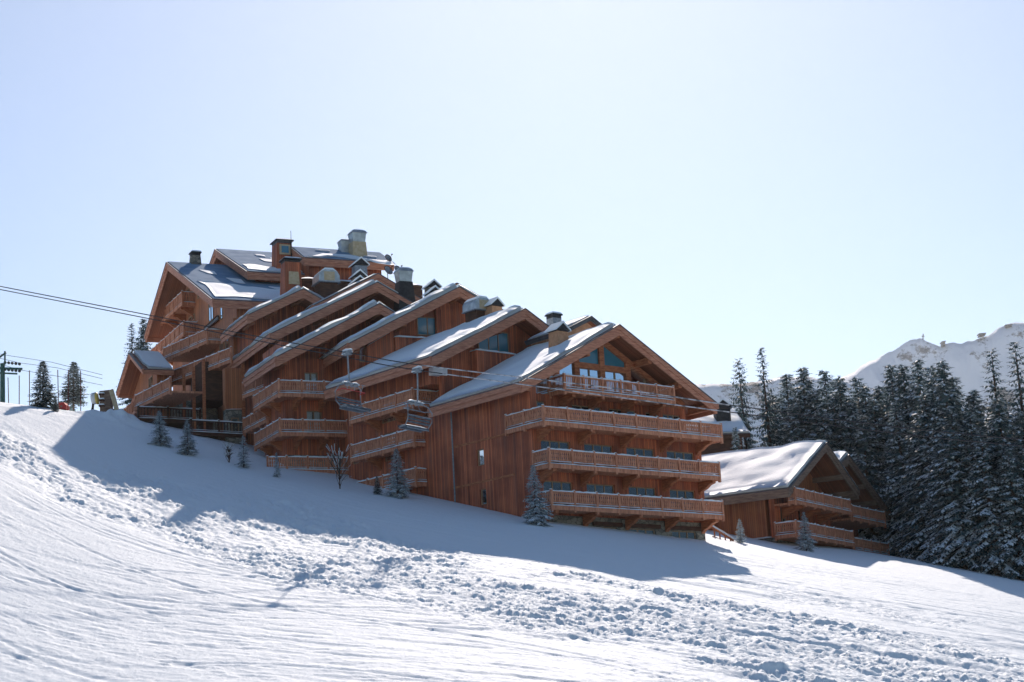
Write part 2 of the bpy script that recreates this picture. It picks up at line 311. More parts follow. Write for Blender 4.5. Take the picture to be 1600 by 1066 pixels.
def build_ground():
    ys = [-60, -30, 0, 15, 25, 32, 38]; y = 42.
    while y < 152: ys.append(y); y *= 1.00150
    while y < 220: ys.append(y); y += 2.5
    while y < 4200: ys.append(y); y *= 1.09
    ys = np.array(ys)
    s = np.concatenate([-np.geomspace(2.2, .34, 14), np.linspace(-.325, .325, 820), np.geomspace(.34, 2.2, 14)])
    wy = np.sqrt(np.maximum(ys, 0)**2+22**2)
    Yg = np.repeat(ys[:, None], len(s), 1); Xg = wy[:, None]*s[None]
    Z = smooth_h(Xg, Yg)
    # the runs curve: steep across the left of the piste, level on the right
    gx = np.linspace(-400, 400, 4001); tn = -1.05+1.2*sstep(-7, 15, gx)+.12*sstep(15, 40, gx); tn = np.where(np.abs(gx) > 80, 0, tn); T = np.concatenate([[0], np.cumsum((tn[1:]+tn[:-1])/2*(gx[1]-gx[0]))]); T -= np.interp(0, gx, T)
    ct = 1/np.sqrt(1+np.interp(Xg, gx, tn)**2); q = (Yg-np.interp(Xg, gx, T))*.8; p = Xg*1.25
    near = sstep(36, 46, Yg)*(1-sstep(150, 165, Yg)); crest = 1-sstep(126, 139, Yg)
    Yc = np.interp(Xg, [-40, -35, -15, -.6, 6, 14, 25], [131, 127, 109, 87, 80, 76, 72]); hw = np.interp(Xg, [-35, -14, 0, 20], [8.5, 11.5, 15, 15])
    dY = np.abs(Yg-Yc+5*fbm(Xg*.08, Yg*.05, 3, 3))/hw
    strip = 1-sstep(.62, 1.1, dY)
    right = sstep(-2, 12, Xg)*(1-sstep(92, 116, Yg))
    patch = sstep(-.3, .1, fbm(p*.16, q*.22, 21, 3)); patch2 = sstep(-.02, .25, fbm(p*.09, q*.28, 9, 3))
    churn = np.clip(strip*(.30+.70*patch)*(1-.45*sstep(2, 14, Xg))+.75*right*patch2, 0, 1)*crest
    big = fbm(p*.20, q*.34, 51, 3); lumps = np.abs(fbm(p*.8, q*1.3, 31, 5, .6)); rough = np.abs(fbm(p*2.6+5, q*3.6, 43, 3, .6))
    Z += near*churn*(.20*big+.22*(lumps-.2)-.17*(rough-.15))
    Z += near*strip*crest*(.10*fbm(p*.12, q*.5, 55, 3)+.05*fbm(p*.9, q*3.0, 57, 3))
    dens = sstep(-.12, .28, fbm(p*.35, q*.45, 66, 3))
    c1 = vnoise(p*1.5, q*2.2, 61)+.5*vnoise(p*3.6, q*4.6, 62); c2 = vnoise(p*3.4+9, q*4.2, 63)+.4*vnoise(p*6.5, q*7, 64); c3 = vnoise(p*.75+3, q*1.3, 65)+.35*vnoise(p*2.4, q*3.4, 68)
    Z += near*churn*(.07*dens*sstep(.2, .34, c1)+.06*sstep(.2, .34, c2)+.12*(1-dens)*sstep(.24, .36, c3))          # clods and slabs
    hole = vnoise(p*1.3+40, q*2.0, 71)+.4*vnoise(p*3.0, q*4.1, 72); Z -= near*churn*.10*sstep(.2, .38, hole)
    Z += near*crest*(.035*fbm(p*.9, q*2.2, 151, 4, .6)*sstep(-.25, .15, fbm(p*.06, q*.12, 152, 3))+.02*np.abs(fbm(p*1.6, q*3.5, 153, 3, .6)))*(1-.5*churn)
    rr = np.random.RandomState(12)
    for k in range(34):                                          # single ski tracks swinging across the piste
        qk = rr.uniform(30, 120); sl_ = rr.uniform(-.35, .35); am = rr.uniform(.2, 2.2); la = rr.uniform(5, 16); ph = rr.uniform(0, 6.3); w_ = rr.uniform(.10, .2); pc = rr.uniform(-40, 30); le = rr.uniform(10, 40)
        e = q-(qk+sl_*(p-pc)+am*np.sin(p/la+ph)); g = np.exp(-(e/w_)**2)-.45*np.exp(-((np.abs(e)-1.9*w_)/w_)**2); Z -= near*crest*.042*g*(1-sstep(le*.7, le, np.abs(p-pc)))
    # groomed streaks running with the slope
    calm = 1-.6*sstep(118, 134, Yg); q1 = q+.9*fbm(p*.03, q*.05, 81, 2)
    Z += near*calm*(1-.5*churn)*((.008+.014*right)*fbm(p*.06, q1*2.8, 91, 3, .6)+.016*fbm(p*.16, q1*7, 93, 2)+(.004+.022*right)*fbm(p*.03, q1*.8, 95, 2))
    tr = np.abs(fbm(p*.03+7, q1*1.0, 101, 2)); Z -= near*.03*(1-sstep(0, .03, tr))*(1-.6*churn)*calm
    q2 = q-.22*p; tr2 = np.abs(fbm(p*.02+3, q2*.6, 111, 2)); Z -= near*.035*(1-sstep(0, .025, tr2))*calm
    brk = sstep(.26, .4, fbm(p*.25, q1*2.6, 115, 2)); Z -= near*.04*brk*(1-churn)*calm      # broken scrapes along the run
    sc = sstep(.1, .3, fbm(p*.5, q1*5, 117, 2))*sstep(-.05, .2, fbm(p*.1, q*.2, 118, 2)); Z += near*.02*sc*calm      # thrown crumbs
    wind = sstep(.05, .3, fbm(p*.06, q*.45, 121, 3)); Z += near*.17*wind*right        # drifted ridges on the right
    Z += near*.16*fbm(p*.03, q*.05, 131, 3)
    Z += near*.016*fbm(p*3.5, q*4.5, 141, 2)
    for mx_, my_, mr_, mh_ in ((164, 640, 1.8, .22), (178, 648, 1.6, .25), (205, 660, 2.0, .45), (140, 648, 1.6, .15)):     # ploughed heaps under the crate
        M_ = atY(mx_, my_, 143.5); dd = np.hypot(Xg-M_[0], Yg-M_[1])/mr_; Z += mh_*np.exp(-dd**2)*(1+.5*fbm(Xg*1.2, Yg*1.2, 161, 4))
    Z += .22*np.exp(-((Xg+29)/9)**2-((Yg-145)/5)**2)*fbm(Xg*.8, Yg*.8, 163, 4)
    ny, nx = Z.shape; V = np.stack([Xg, Yg, Z], -1).reshape(-1, 3)
    i = np.arange(ny*nx).reshape(ny, nx); F = np.stack([i[:-1, :-1], i[:-1, 1:], i[1:, 1:], i[1:, :-1]], -1).reshape(-1, 4)
    me = bpy.data.meshes.new('snow_ground'); me.vertices.add(len(V)); me.vertices.foreach_set('co', V.ravel())
    me.loops.add(F.size); me.loops.foreach_set('vertex_index', F.ravel().astype(np.int32)); me.polygons.add(len(F))
    me.polygons.foreach_set('loop_start', np.arange(0, F.size, 4, dtype=np.int32)); me.polygons.foreach_set('loop_total', np.full(len(F), 4, np.int32))
    me.polygons.foreach_set('use_smooth', np.ones(len(F), bool)); me.update(calc_edges=True); me.materials.append(MATS['ground_snow'])
    link('ground', me, None, 'structure')
build_ground()

# ------------------------------------------------------------------ mountains
def build_mountain(name, prof, Y, foot, seed, amp):
    px = np.array(prof, float); xs = np.linspace(px[0, 0], px[-1, 0], 260); yy = np.interp(xs, px[:, 0], px[:, 1])
    yy += amp*(np.array(fbm(xs*.035, xs*0+3., seed, 6, .62))*5)
    rows = 60; V = []
    for r in range(rows+14):
        t = r/(rows-1)
        for x, y in zip(xs, yy):
            T = atY(x, y, Y)
            if t <= 1:
                D = Y*(1-.20*(1-t)); z = foot+(T[2]-foot)*t**1.15; X = T[0]
                nz = float(0)
                V.append((X, D, z))
            else: V.append((T[0], Y*(1+(t-1)*1.6), T[2]-(t-1)*T[2]*1.7))
    V = np.array(V).reshape(rows+14, len(xs), 3)
    t = np.linspace(0, 1, rows)[:, None]; env = np.sin(np.clip(t, 0, 1)*math.pi)**.7*.9
    rid = (.5-np.abs(fbm(V[:rows, :, 0]*.0042, V[:rows, :, 1]*.0022, seed+5, 5, .52))*1.6)
    V[:rows, :, 2] += env*((rid-.3)*.030*Y+(.3-np.abs(fbm(V[:rows, :, 0]*.011, V[:rows, :, 2]*.004, seed+13, 4, .55)))*.035*Y); V[:rows, :, 1] += env*fbm(V[:rows, :, 0]*.006, V[:rows, :, 2]*.006, seed+9, 4)*.04*Y
    i = np.arange(V.shape[0]*V.shape[1]).reshape(V.shape[:2]); F = np.stack([i[:-1, :-1], i[:-1, 1:], i[1:, 1:], i[1:, :-1]], -1).reshape(-1, 4)
    me = bpy.data.meshes.new(name); me.from_pydata(V.reshape(-1, 3).tolist(), [], F.tolist()); me.materials.append(MATS['mountain_snow'])
    me.polygons.foreach_set('use_smooth', np.ones(len(me.polygons), bool)); link(name, me, None, 'structure')
build_mountain('mountain', [(1240, 640), (1290, 606), (1318, 590), (1335, 580), (1350, 569), (1372, 561), (1392, 547), (1410, 538), (1425, 532), (1440, 529), (1452, 531), (1463, 537), (1470, 540), (1482, 537), (1500, 536), (1515, 531), (1530, 527), (1545, 521), (1560, 513), (1575, 509), (1590, 507), (1610, 505), (1680, 500), (1800, 520), (1950, 560)], 3000, 60, 5, 1.2)
build_mountain('hill', [(860, 640), (960, 612), (1040, 578), (1060, 583), (1078, 594), (1100, 600), (1125, 603), (1150, 602), (1180, 599), (1215, 590), (1260, 586), (1300, 591), (1330, 596), (1380, 612), (1460, 650)], 2300, 50, 25, 1.0)
build_mountain('ridge', [(1040, 655), (1090, 640), (1150, 650), (1230, 645), (1320, 655), (1420, 645), (1520, 650), (1620, 640), (1760, 660)], 900, 20, 45, 1.0)

# ------------------------------------------------------------------ building pieces
rnd = random.Random(4)
def wall_box(root, fr, a0, a1, b0, b1, z0, z1, m='cladding'): return part('wall', MB().fbox(fr, a0, a1, b0, b1, z0, z1), m, root)
def wall_gable_b(root, fr, a0, a1, b0, b1, z0, ac, za, sl, m='cladding', drop=.35):
    """block whose top follows a roof with its ridge along v; za ridge height, sl slope"""
    zt = lambda a: za-drop-abs(a-ac)*sl
    pts = [fr.W(a0, b0, z0), fr.W(a1, b0, z0), fr.W(a1, b0, zt(a1))] + ([fr.W(ac, b0, zt(ac))] if a0 < ac < a1 else []) + [fr.W(a0, b0, zt(a0))]
    return part('wall', MB().prism(pts, fr.v*(b1-b0)), m, root)
def wall_gable_a(root, fr, a0, a1, b0, b1, z0, bc, za, s0, s1, m='cladding', drop=.35):
    zt = lambda b: za-drop-(bc-b)*s0 if b < bc else za-drop-(b-bc)*s1
    pts = [fr.W(a0, b0, z0), fr.W(a0, b1, z0), fr.W(a0, b1, zt(b1)), fr.W(a0, bc, zt(bc)), fr.W(a0, b0, zt(b0))]
    return part('wall', MB().prism(pts, fr.u*(a1-a0)), m, root)
def facade(root, fr, c, thick, s0, s1, z0, z1, ops, m='cladding', plane='b'):
    """wall skin with real openings; ops = (s0,s1,z0,z1)"""
    S_ = sorted({s0, s1, *[o[0] for o in ops], *[o[1] for o in ops]}); Z_ = sorted({z0, z1, *[o[2] for o in ops], *[o[3] for o in ops]}); mb = MB()
    for i in range(len(S_)-1):
        run = None
        for j in range(len(Z_)-1):
            sm, zm = (S_[i]+S_[i+1])/2, (Z_[j]+Z_[j+1])/2
            op = any(o[0] < sm < o[1] and o[2] < zm < o[3] for o in ops)
            if not op: run = (run[0] if run else Z_[j], Z_[j+1])
            if run and (op or j == len(Z_)-2):
                if plane == 'b': mb.fbox(fr, S_[i], S_[i+1], c, c+thick, *run)
                else: mb.fbox(fr, c, c+thick, S_[i], S_[i+1], *run)
                run = None
    return part('wall', mb, m, root)
def window(root, fr, c, s0, s1, z0, z1, n=3, plane='b', curtain=True, glass='glass', inset=.11, backing=True, rn=rnd):
    P = (lambda s, d, z: fr.W(s, c+d, z)) if plane == 'b' else (lambda s, d, z: fr.W(c+d, s, z))
    def bx(mb, a0, a1, d0, d1, q0, q1): return mb.box8([P(a0, d0, q0), P(a1, d0, q0), P(a1, d1, q0), P(a0, d1, q0), P(a0, d0, q1), P(a1, d0, q1), P(a1, d1, q1), P(a0, d1, q1)])
    f = MB(); t = .07
    bx(f, s0, s0+t, inset, inset+.08, z0, z1); bx(f, s1-t, s1, inset, inset+.08, z0, z1); bx(f, s0+t, s1-t, inset, inset+.08, z0, z0+t); bx(f, s0+t, s1-t, inset, inset+.08, z1-t, z1)
    wd = (s1-s0-2*t)/n
    for i in range(1, n): x = s0+t+wd*i; bx(f, x-.04, x+.04, inset-.01, inset+.07, z0+t, z1-t)
    o = part('window', f, 'window_frame', root)
    for i in range(n):
        x0 = s0+t+wd*i+(.04 if i else 0); x1 = s0+t+wd*(i+1)-(.04 if i < n-1 else 0)
        part('pane', bx(MB(), x0, x1, inset+.03, inset+.045, z0+t, z1-t), glass, o)
    if curtain:
        for side in (0, 1):
            k = rn.uniform(.26, .47)*(s1-s0)*(1 if rn.random() < .85 else .2); x0 = s0+.1 if side == 0 else s1-.1-k; mb = MB(); m_ = 9; vs = []
            for j in range(m_+1):
                x = x0+k*j/m_; d = inset+.09+.045*(j % 2); vs += [P(x, d, z0+.05), P(x, d, z1-.05)]
            mb.add(vs, [(2*j, 2*j+2, 2*j+3, 2*j+1) for j in range(m_)]); part('curtain', mb, 'curtain', o)
    if backing: part('room', bx(MB(), s0-.05, s1+.05, inset+.62, inset+.66, z0-.05, z1+.05), 'room_dark', o)
    return o
BAL = {}
def baluster_profile(w, h):
    # sawn board: waisted, so that pairs leave shaped holes between them
    return [(-.5*w, 0), (.5*w, 0), (.5*w, .16*h), (.30*w, .28*h), (.5*w, .42*h), (.5*w, .60*h), (.26*w, .74*h), (.5*w, .86*h), (.5*w, h), (-.5*w, h), (-.5*w, .86*h), (-.26*w, .74*h), (-.5*w, .60*h), (-.5*w, .42*h), (-.30*w, .28*h), (-.5*w, .16*h)]
def balcony(root, out, inn, zr, bay=1.95, plain=False, snow=True, deck=True, name='balcony', m='rail_timber', label=None, gap=.165, drop=1.18):
    out = [np.array([p[0], p[1], 0.]) for p in out]; inn = [np.array([p[0], p[1], 0.]) for p in inn]; Z = lambda p, z: np.array([p[0], p[1], z])
    d = MB()
    poly = out+inn[::-1]
    if deck: d.prism([Z(p, zr-drop+.05) for p in poly], (0, 0, .16))
    for p, q in zip(out[:-1], out[1:]): d.beam(Z(p, zr-.90), Z(q, zr-.90), .13, drop-.90)
    B = part(name, d, m, root, label=label); sn = MB(); hr = MB()
    npost = 0
    for si, (p, q) in enumerate(zip(out[:-1], out[1:])):
        L = np.linalg.norm(q-p); n = max(1, round(L/bay)); dr = (q-p)/L; sd_ = np.array([dr[1], -dr[0], 0])
        hr.beam(Z(p, zr), Z(q, zr), .15, .07)
        if snow: sn.snowstrip(Z(p, zr), Z(q, zr), .19, .10, .3, rnd); sn.snowstrip(Z(p+sd_*.03, zr-.90), Z(q+sd_*.03, zr-.90), .18, .075, .4, rnd); sn.snowstrip(Z(p+sd_*.02, zr-.745), Z(q+sd_*.02, zr-.745), .10, .045, .5, rnd)
        low = MB().beam(Z(p, zr-.72), Z(q, zr-.72), .07, .05)
        part('bottom_rail', low, m, B)
        for i in range(n+1):
            if i == n and si < len(out)-2: continue
            c = p+(q-p)*i/n; po = MB().box8([Z(c, 0)+dr*x+sd_*y+np.array([0, 0, z]) for z in (zr-drop-.12, zr+.10) for x, y in ((-.075, -.09), (.075, -.09), (.075, .09), (-.075, .09))])
            part('post', po, m, B)
            if snow: sn.frustum(c, .115, .06, zr+.10, zr+.16, 6)
        for i in range(n):
            a = p+(q-p)*i/n+dr*.09; e = p+(q-p)*(i+1)/n-dr*.09; l = np.linalg.norm(e-a); k = max(2, int(l/gap)); mb = MB(); h = .60
            if plain: pr = [(-.03, 0), (.03, 0), (.03, h), (-.03, h)]
            else: pr = baluster_profile(.135 if gap < .2 else .05, h)
            for j in range(k):
                c = a+dr*l*(j+.5)/k; mb.prism([Z(c, zr-.68)+dr*x+np.array([0, 0, z])-sd_*.0175 for x, z in pr], sd_*.035)
            part('railing_panel', mb, m, B)
    part('handrail', hr, m, B)
    if snow: part('rail_snow', sn, 'snow', B, True)
    return B
def console(root, fr, a, b_wall, reach, z, w=.3, plane='b', sgn=-1):
    """stepped timber bracket carrying a balcony"""
    prof = [(0, 0), (reach, 0), (reach, -.22), (reach*.72, -.30), (reach*.45, -.52), (reach*.2, -.62), (0, -.85)]
    if plane == 'b': pts = [fr.W(a-w/2, b_wall+sgn*x, z+y) for x, y in prof]; vec = fr.u*w
    else: pts = [fr.W(b_wall+sgn*x, a-w/2, z+y) for x, y in prof]; vec = fr.v*w
    return part('bracket', MB().prism(pts, vec), 'timber', root)
def snow_sheet(mb, RF, RB, EF, EB, th, inset, seed, nu=26, nv=18, ragged=.25, top_rag=0.):
    """blanket of snow on a roof slope: R ridge, E eave, F front, B back"""
    RF, RB, EF, EB = [np.asarray(x, float) for x in (RF, RB, EF, EB)]
    e1 = RB-RF; L1 = np.linalg.norm(e1); e2 = EF-RF; L2 = np.linalg.norm(e2); nr = np.cross(e1, e2); nr /= np.linalg.norm(nr); nr = nr if nr[2] > 0 else -nr
    top = []; bot = []
    for i in range(nu+1):
        for j in range(nv+1):
            s = i/nu; t = j/nv
            ee = float(fbm(np.array(s*L1*.5+seed), np.array(t*L2*.5), seed, 3))
            lo = inset+ragged*max(0, float(vnoise(np.array(t*L2*.6), np.array(seed*1.7), seed+3))+.25); e = ragged*1.4*max(0, float(vnoise(np.array(s*L1*.45), np.array(seed*3.1), seed+5))+.2)+.06
            ss = (lo+s*(L1-lo-.05))/L1; t0_ = top_rag*max(0., .35+1.3*float(fbm(np.array(s*L1*.28), np.array(seed*2.3), seed+8, 3)))/L2; tt = t0_+t*((L2-e)/L2-t0_)
            P = (RF*(1-ss)+RB*ss)*(1-tt)+(EF*(1-ss)+EB*ss)*tt
            edge = min(1, min(i, nu-i)/1.2+.62, (nv-j)/1.2+.6, j/3+.25 if top_rag else 1)
            h = th*(.88+.45*ee)*edge
            top.append(P+nr*max(.05, h)+np.array([0, 0, .0])); bot.append(P+nr*.012)
    n = nv+1; k = len(top); fs = [(i*n+j, (i+1)*n+j, (i+1)*n+j+1, i*n+j+1) for i in range(nu) for j in range(nv)]
    ring = [i*n for i in range(nu+1)]+[nu*n+j for j in range(1, n)]+[i*n+nv for i in range(nu-1, -1, -1)]+[j for j in range(nv-1, 0, -1)]
    fs += [(ring[x], ring[(x+1) % len(ring)], ring[(x+1) % len(ring)]+k, ring[x]+k) for x in range(len(ring))]
    mb.add(top+bot, fs)
def roof(root, slopes, th=.28, snow=.3, inset=.3, fas=.72, seed=1, fm='fascia', faces=('F', 'E'), label=None, ragged=.25, sm='soffit'):
    """slopes: list of (RF,RB,EF,EB). Deck slabs, double fascia boards, metal edge, snow."""
    d = MB(); fb = []; sn = MB(); ed = MB()
    for k, (RF, RB, EF, EB) in enumerate(slopes):
        RF, RB, EF, EB = [np.asarray(x, float) for x in (RF, RB, EF, EB)]
        nr = np.cross(RB-RF, EF-RF); nr /= np.linalg.norm(nr); nr = nr if nr[2] > 0 else -nr
        d.add([RF-nr*th, RB-nr*th, EB-nr*th, EF-nr*th, RF-nr*.02, RB-nr*.02, EB-nr*.02, EF-nr*.02], [(0, 1, 2, 3), (7, 6, 5, 4), (0, 4, 5, 1), (1, 5, 6, 2), (2, 6, 7, 3), (3, 7, 4, 0)])
        vb = (RB-RF)/np.linalg.norm(RB-RF); oe = EF-RF; oe = oe-vb*(oe@vb); oe[2] = 0; oe /= np.linalg.norm(oe)
        if 'F' in faces:
            o1 = -vb*.05; o2 = -vb*.13
            fb.append(MB().prism([RF+o1, EF+o1, EF+o1-np.array([0, 0, fas]), RF+o1-np.array([0, 0, fas])], vb*.1))
            fb.append(MB().prism([RF+o2+np.array([0, 0, .02]), EF+o2+oe*.04+np.array([0, 0, .02]), EF+o2+oe*.04-np.array([0, 0, fas*.52]), RF+o2-np.array([0, 0, fas*.52])], vb*.085))
            ed.beam(RF-vb*.06+nr*.04, EF-vb*.06+nr*.04, .22, .07, nr)
        if 'E' in faces:
            fb.append(MB().prism([EF+oe*.0, EB, EB-np.array([0, 0, fas*.95]), EF-np.array([0, 0, fas*.95])], oe*.08))
            fb.append(MB().prism([EF+oe*.082-vb*.12+np.array([0, 0, .015]), EB+oe*.082+np.array([0, 0, .015]), EB+oe*.082-np.array([0, 0, fas*.5]), EF+oe*.082-vb*.12-np.array([0, 0, fas*.5])], oe*.08))
            ed.beam(EF+oe*.1+nr*.03, EB+oe*.1+nr*.03, .2, .06, nr)
        if snow: snow_sheet(sn, RF, RB, EF, EB, snow, inset, seed+7*k, ragged=ragged)
    r = part('roof', d, sm, root, label=label)
    for f in fb: part('fascia_board', f, fm, r)
    part('metal_edge', ed, 'edge_metal', r)
    if snow: part('roof_snow', sn, 'snow', r, True)
    return r
def bare(root, slopes, seed, eave=.26, blobs=3):
    """sheet-metal covering with only patches of snow left on it"""
    sh = MB(); sn = MB(); r = random.Random(seed)
    for RF, RB, EF, EB in slopes:
        RF, RB, EF, EB = [np.asarray(x, float) for x in (RF, RB, EF, EB)]; nr = np.cross(RB-RF, EF-RF); nr /= np.linalg.norm(nr); nr = nr if nr[2] > 0 else -nr
        sh.add([RF+nr*.03, RB+nr*.03, EB+nr*.03, EF+nr*.03, RF+nr*.09, RB+nr*.09, EB+nr*.09, EF+nr*.09], [(3, 2, 1, 0), (4, 5, 6, 7), (0, 1, 5, 4), (1, 2, 6, 5), (2, 3, 7, 6), (3, 0, 4, 7)])
        pt = lambda s_, t_: (RF*(1-s_)+RB*s_)*(1-t_)+(EF*(1-s_)+EB*s_)*t_+nr*.10
        snow_sheet(sn, pt(.02, 1-eave), pt(.99, 1-eave), pt(.02, .985), pt(.99, .985), .12, .05, seed, 40, 8, .9, 2.6)
        for k in range(blobs):
            s0, t0 = r.uniform(.15, .7), r.uniform(.12, .6); a_, b_ = r.uniform(.12, .24), r.uniform(.05, .12); snow_sheet(sn, pt(s0, t0), pt(s0+a_, t0+.04), pt(s0+.03, t0+b_), pt(s0+a_*.9, t0+b_+.04), .09, .02, seed+k+3, 12, 8, .5)
    o = part('roof_covering', sh, 'roof_sheet', root); part('snow_patches', sn, 'snow', o, True)['kind'] = 'stuff'
def gable_roof_b(root, fr, ac, hwL, hwR, za, zl, zr, b0, b1, **k):
    W = fr.W
    return roof(root, [(W(ac, b0, za), W(ac, b1, za), W(ac-hwL, b0, zl), W(ac-hwL, b1, zl)), (W(ac, b0, za), W(ac, b1, za), W(ac+hwR, b0, zr), W(ac+hwR, b1, zr))], **k)
def gable_roof_a(root, fr, bc, hwF, hwB, za, zf, zb, a0, a1, **k):
    W = fr.W
    return roof(root, [(W(a0, bc, za), W(a1, bc, za), W(a0, bc-hwF, zf), W(a1, bc-hwF, zf)), (W(a0, bc, za), W(a1, bc, za), W(a0, bc+hwB, zb), W(a1, bc+hwB, zb))], **k)
def chimney(root, P, wd, dp, h, taper=.82, m='stone', cap='black_metal', fr=F4, style='gable', snow=True, label=None, sink=1.2):
    """tapered stack with a little roof; P centre of its visible base"""
    P = np.asarray(P, float); mb = MB(); u, v = fr.u, fr.v
    def ringp(w_, d_, z): return [P-u*w_/2-v*d_/2+np.array([0, 0, z]), P+u*w_/2-v*d_/2+np.array([0, 0, z]), P+u*w_/2+v*d_/2+np.array([0, 0, z]), P-u*w_/2+v*d_/2+np.array([0, 0, z])]
    mb.box8(ringp(wd, dp, -sink)+ringp(wd*taper, dp*taper, h)); o = part('chimney', mb, m, root, label=label)
    cw, cd = wd*taper*1.25, dp*taper*1.25
    if style == 'gable':
        c = MB(); g = h+.05; pk = h+.05+cw*.42
        c.prism([P-u*cw/2-v*cd/2+np.array([0, 0, g]), P+u*cw/2-v*cd/2+np.array([0, 0, g]), P-v*cd/2+np.array([0, 0, pk])], v*cd); part('cap', c, cap, o)
        if snow:
            s_ = MB()
            for sg in (-1, 1):
                A_ = P-v*cd/2*1.08+np.array([0, 0, pk+.02]); B_ = P+u*sg*cw/2*1.12-v*cd/2*1.08+np.array([0, 0, g-.02]); s_.prism([A_, B_, B_+np.array([0, 0, .10]), A_+np.array([0, 0, .14])], v*cd*1.16)
            part('cap_snow', s_, 'snow', o, False)
    elif style == 'flat':
        c = MB().box8(ringp(cw*.8, cd*.8, h)+ringp(cw*.8, cd*.8, h+.22)); c.box8(ringp(cw, cd, h+.22)+ringp(cw*.94, cd*.94, h+.32)); part('cap', c, cap, o)
        if snow: part('cap_snow', MB().box8(ringp(cw*.96, cd*.96, h+.325)+ringp(cw*.7, cd*.7, h+.46)), 'snow', o)
    elif style == 'cowl':
        c = MB().box8(ringp(cw*.72, cd*.72, h)+ringp(cw*.86, cd*.86, h+wd*.55)); c.box8(ringp(cw*.98, cd*.98, h+wd*.55)+ringp(cw*.75, cd*.75, h+wd*.72)); part('cowl', c, 'steel', o)
        if snow: part('cap_snow', MB().box8(ringp(cw*.7, cd*.7, h+wd*.725)+ringp(cw*.5, cd*.5, h+wd*.80)), 'snow', o)
    return o
def steel_vent(root, P, wd, dp, h, fr=F4):
    """big arched ventilation hood on a box plinth"""
    P = np.asarray(P, float); u, v = fr.u, fr.v; z = lambda q: np.array([0, 0, q])
    pl = MB().box8([P+u*a*wd*.42+v*b*dp*.42+z(q) for q in (-1.3, h*.42) for a, b in ((-1, -1), (1, -1), (1, 1), (-1, 1))]); o = part('vent_hood', pl, 'dark_timber', root)
    prof = [(-.5, .42), (-.5, .74), (-.40, .9), (-.2, 1), (.2, 1), (.40, .9), (.5, .74), (.5, .42)]
    part('hood', MB().prism([P-v*dp/2+u*x*wd+z(y*h) for x, y in prof], v*dp), 'steel', o)
    part('flange', MB().box8([P+u*a*wd*.54+v*b*dp*.54+z(q) for q in (h*.40, h*.44) for a, b in ((-1, -1), (1, -1), (1, 1), (-1, 1))]), 'galvanised', o)
    part('louvre', MB().prism([P-v*(dp/2+.04)+u*x*wd+z(y*h) for x, y in [(-.26, .48), (.26, .48), (.26, .9), (-.26, .9)]], v*.03), 'tan_panel', o)
    part('cap_snow', MB().prism([P-v*dp*.48+u*x*wd+z(y*h) for x, y in [(-.42, .90), (-.2, 1.005), (.2, 1.005), (.42, .90), (.2, 1.09), (-.2, 1.09)]], v*dp*.96), 'snow', o)

# ------------------------------------------------------------------ the hotel
hotel = thing('hotel', 'large brown timber chalet hotel of stepped snowy gables and long carved balconies', 'hotel', F1.W(7.7, 9, 13))
Z3 = np.array([0, 0, 1.])
def xy(fr, *pts): return [fr.W(a, b, 0) for a, b in pts]
# --- front wing
ops = []
for row, (y, z0, z1) in (((848, 894), (916, 960), (982, 1025), (1046, 1086)), (756, 15.62, 17.55)), (((844, 890), (912, 957), (978, 1022), (1041, 1084)), (692, 18.28, 20.2)):
    for x0, x1 in row: ops.append((F1.onb(x0, y+(x0-844)*.09, 1.5)[0]+.05, min(15.2, F1.onb(x1, y+(x1-844)*.09, 1.5)[0]+.05), z0, z1))
facade(hotel, F1, 1.5, .5, .5, 15.4, 15.36, 21.1, ops)
for o in ops: window(hotel, F1, 1.5, *o, n=3)
sops = [(F1.onb(x0, y, 1.5)[0], F1.onb(x1, y, 1.5)[0], 13.0, 14.75) for x0, x1, y in ((934, 966, 825), (986, 1026, 830), (1052, 1090, 835))]
facade(hotel, F1, 1.6, .5, .6, 15.3, 10.5, 15.35, sops, 'stone')
for o in sops: window(hotel, F1, 1.6, *o, n=3)
mb = MB()
for o in sops: mb.fbox(F1, o[0]-.35, o[1]+.35, 1.42, 1.6, 14.78, 15.05)
part('lintel', mb, 'dark_timber', hotel)
side = [(F1.ona(756, 715, 0)[0], F1.ona(745, 715, 0)[0], F1.ona(750, 728, 0)[1], F1.ona(750, 702, 0)[1]), (F1.ona(760, 777, 0)[0], F1.ona(750, 777, 0)[0], F1.ona(755, 789, 0)[1], F1.ona(755, 764, 0)[1])]
facade(hotel, F1, 0, .5, 1.5, 10.1, 10.5, 24.0, side, plane='a')
for o in side: window(hotel, F1, 0, *o, n=1, plane='a', curtain=False)
part('stone_plinth', MB().fbox(F1, -.12, -.003, 1.4, 6.2, 10.5, 15.25), 'stone', hotel)
part('ledge_snow', MB().snowstrip(F1.W(-.08, 1.4, 15.25), F1.W(-.08, 6.2, 15.25), .2, .07), 'snow', hotel)
part('wall', MB().fbox(F1, 1.3, 15.35, 2.75, 10.1, 10.5, 21.1), 'room_dark', hotel)
SLW1 = (28.4-23.7)/8.92
facade(hotel, F1, 2.6, .5, .2, 15.25, 21.12, 23.5, tops := [(F1.onb(x0, y, 2.6)[0], F1.onb(x1, y, 2.6)[0], 21.2, 23.0) for x0, x1, y in ((819, 852, 640), (894, 940, 640), (952, 994, 645), (1009, 1028, 648), (1036, 1063, 652))])
for o in tops: window(hotel, F1, 2.6, *o, n=3 if o[1]-o[0] > 1.6 else 2)
wall_gable_b(hotel, F1, .52, 15.2, 3.75, 11, 21.0, 7.72, 28.4, SLW1, 'cladding')
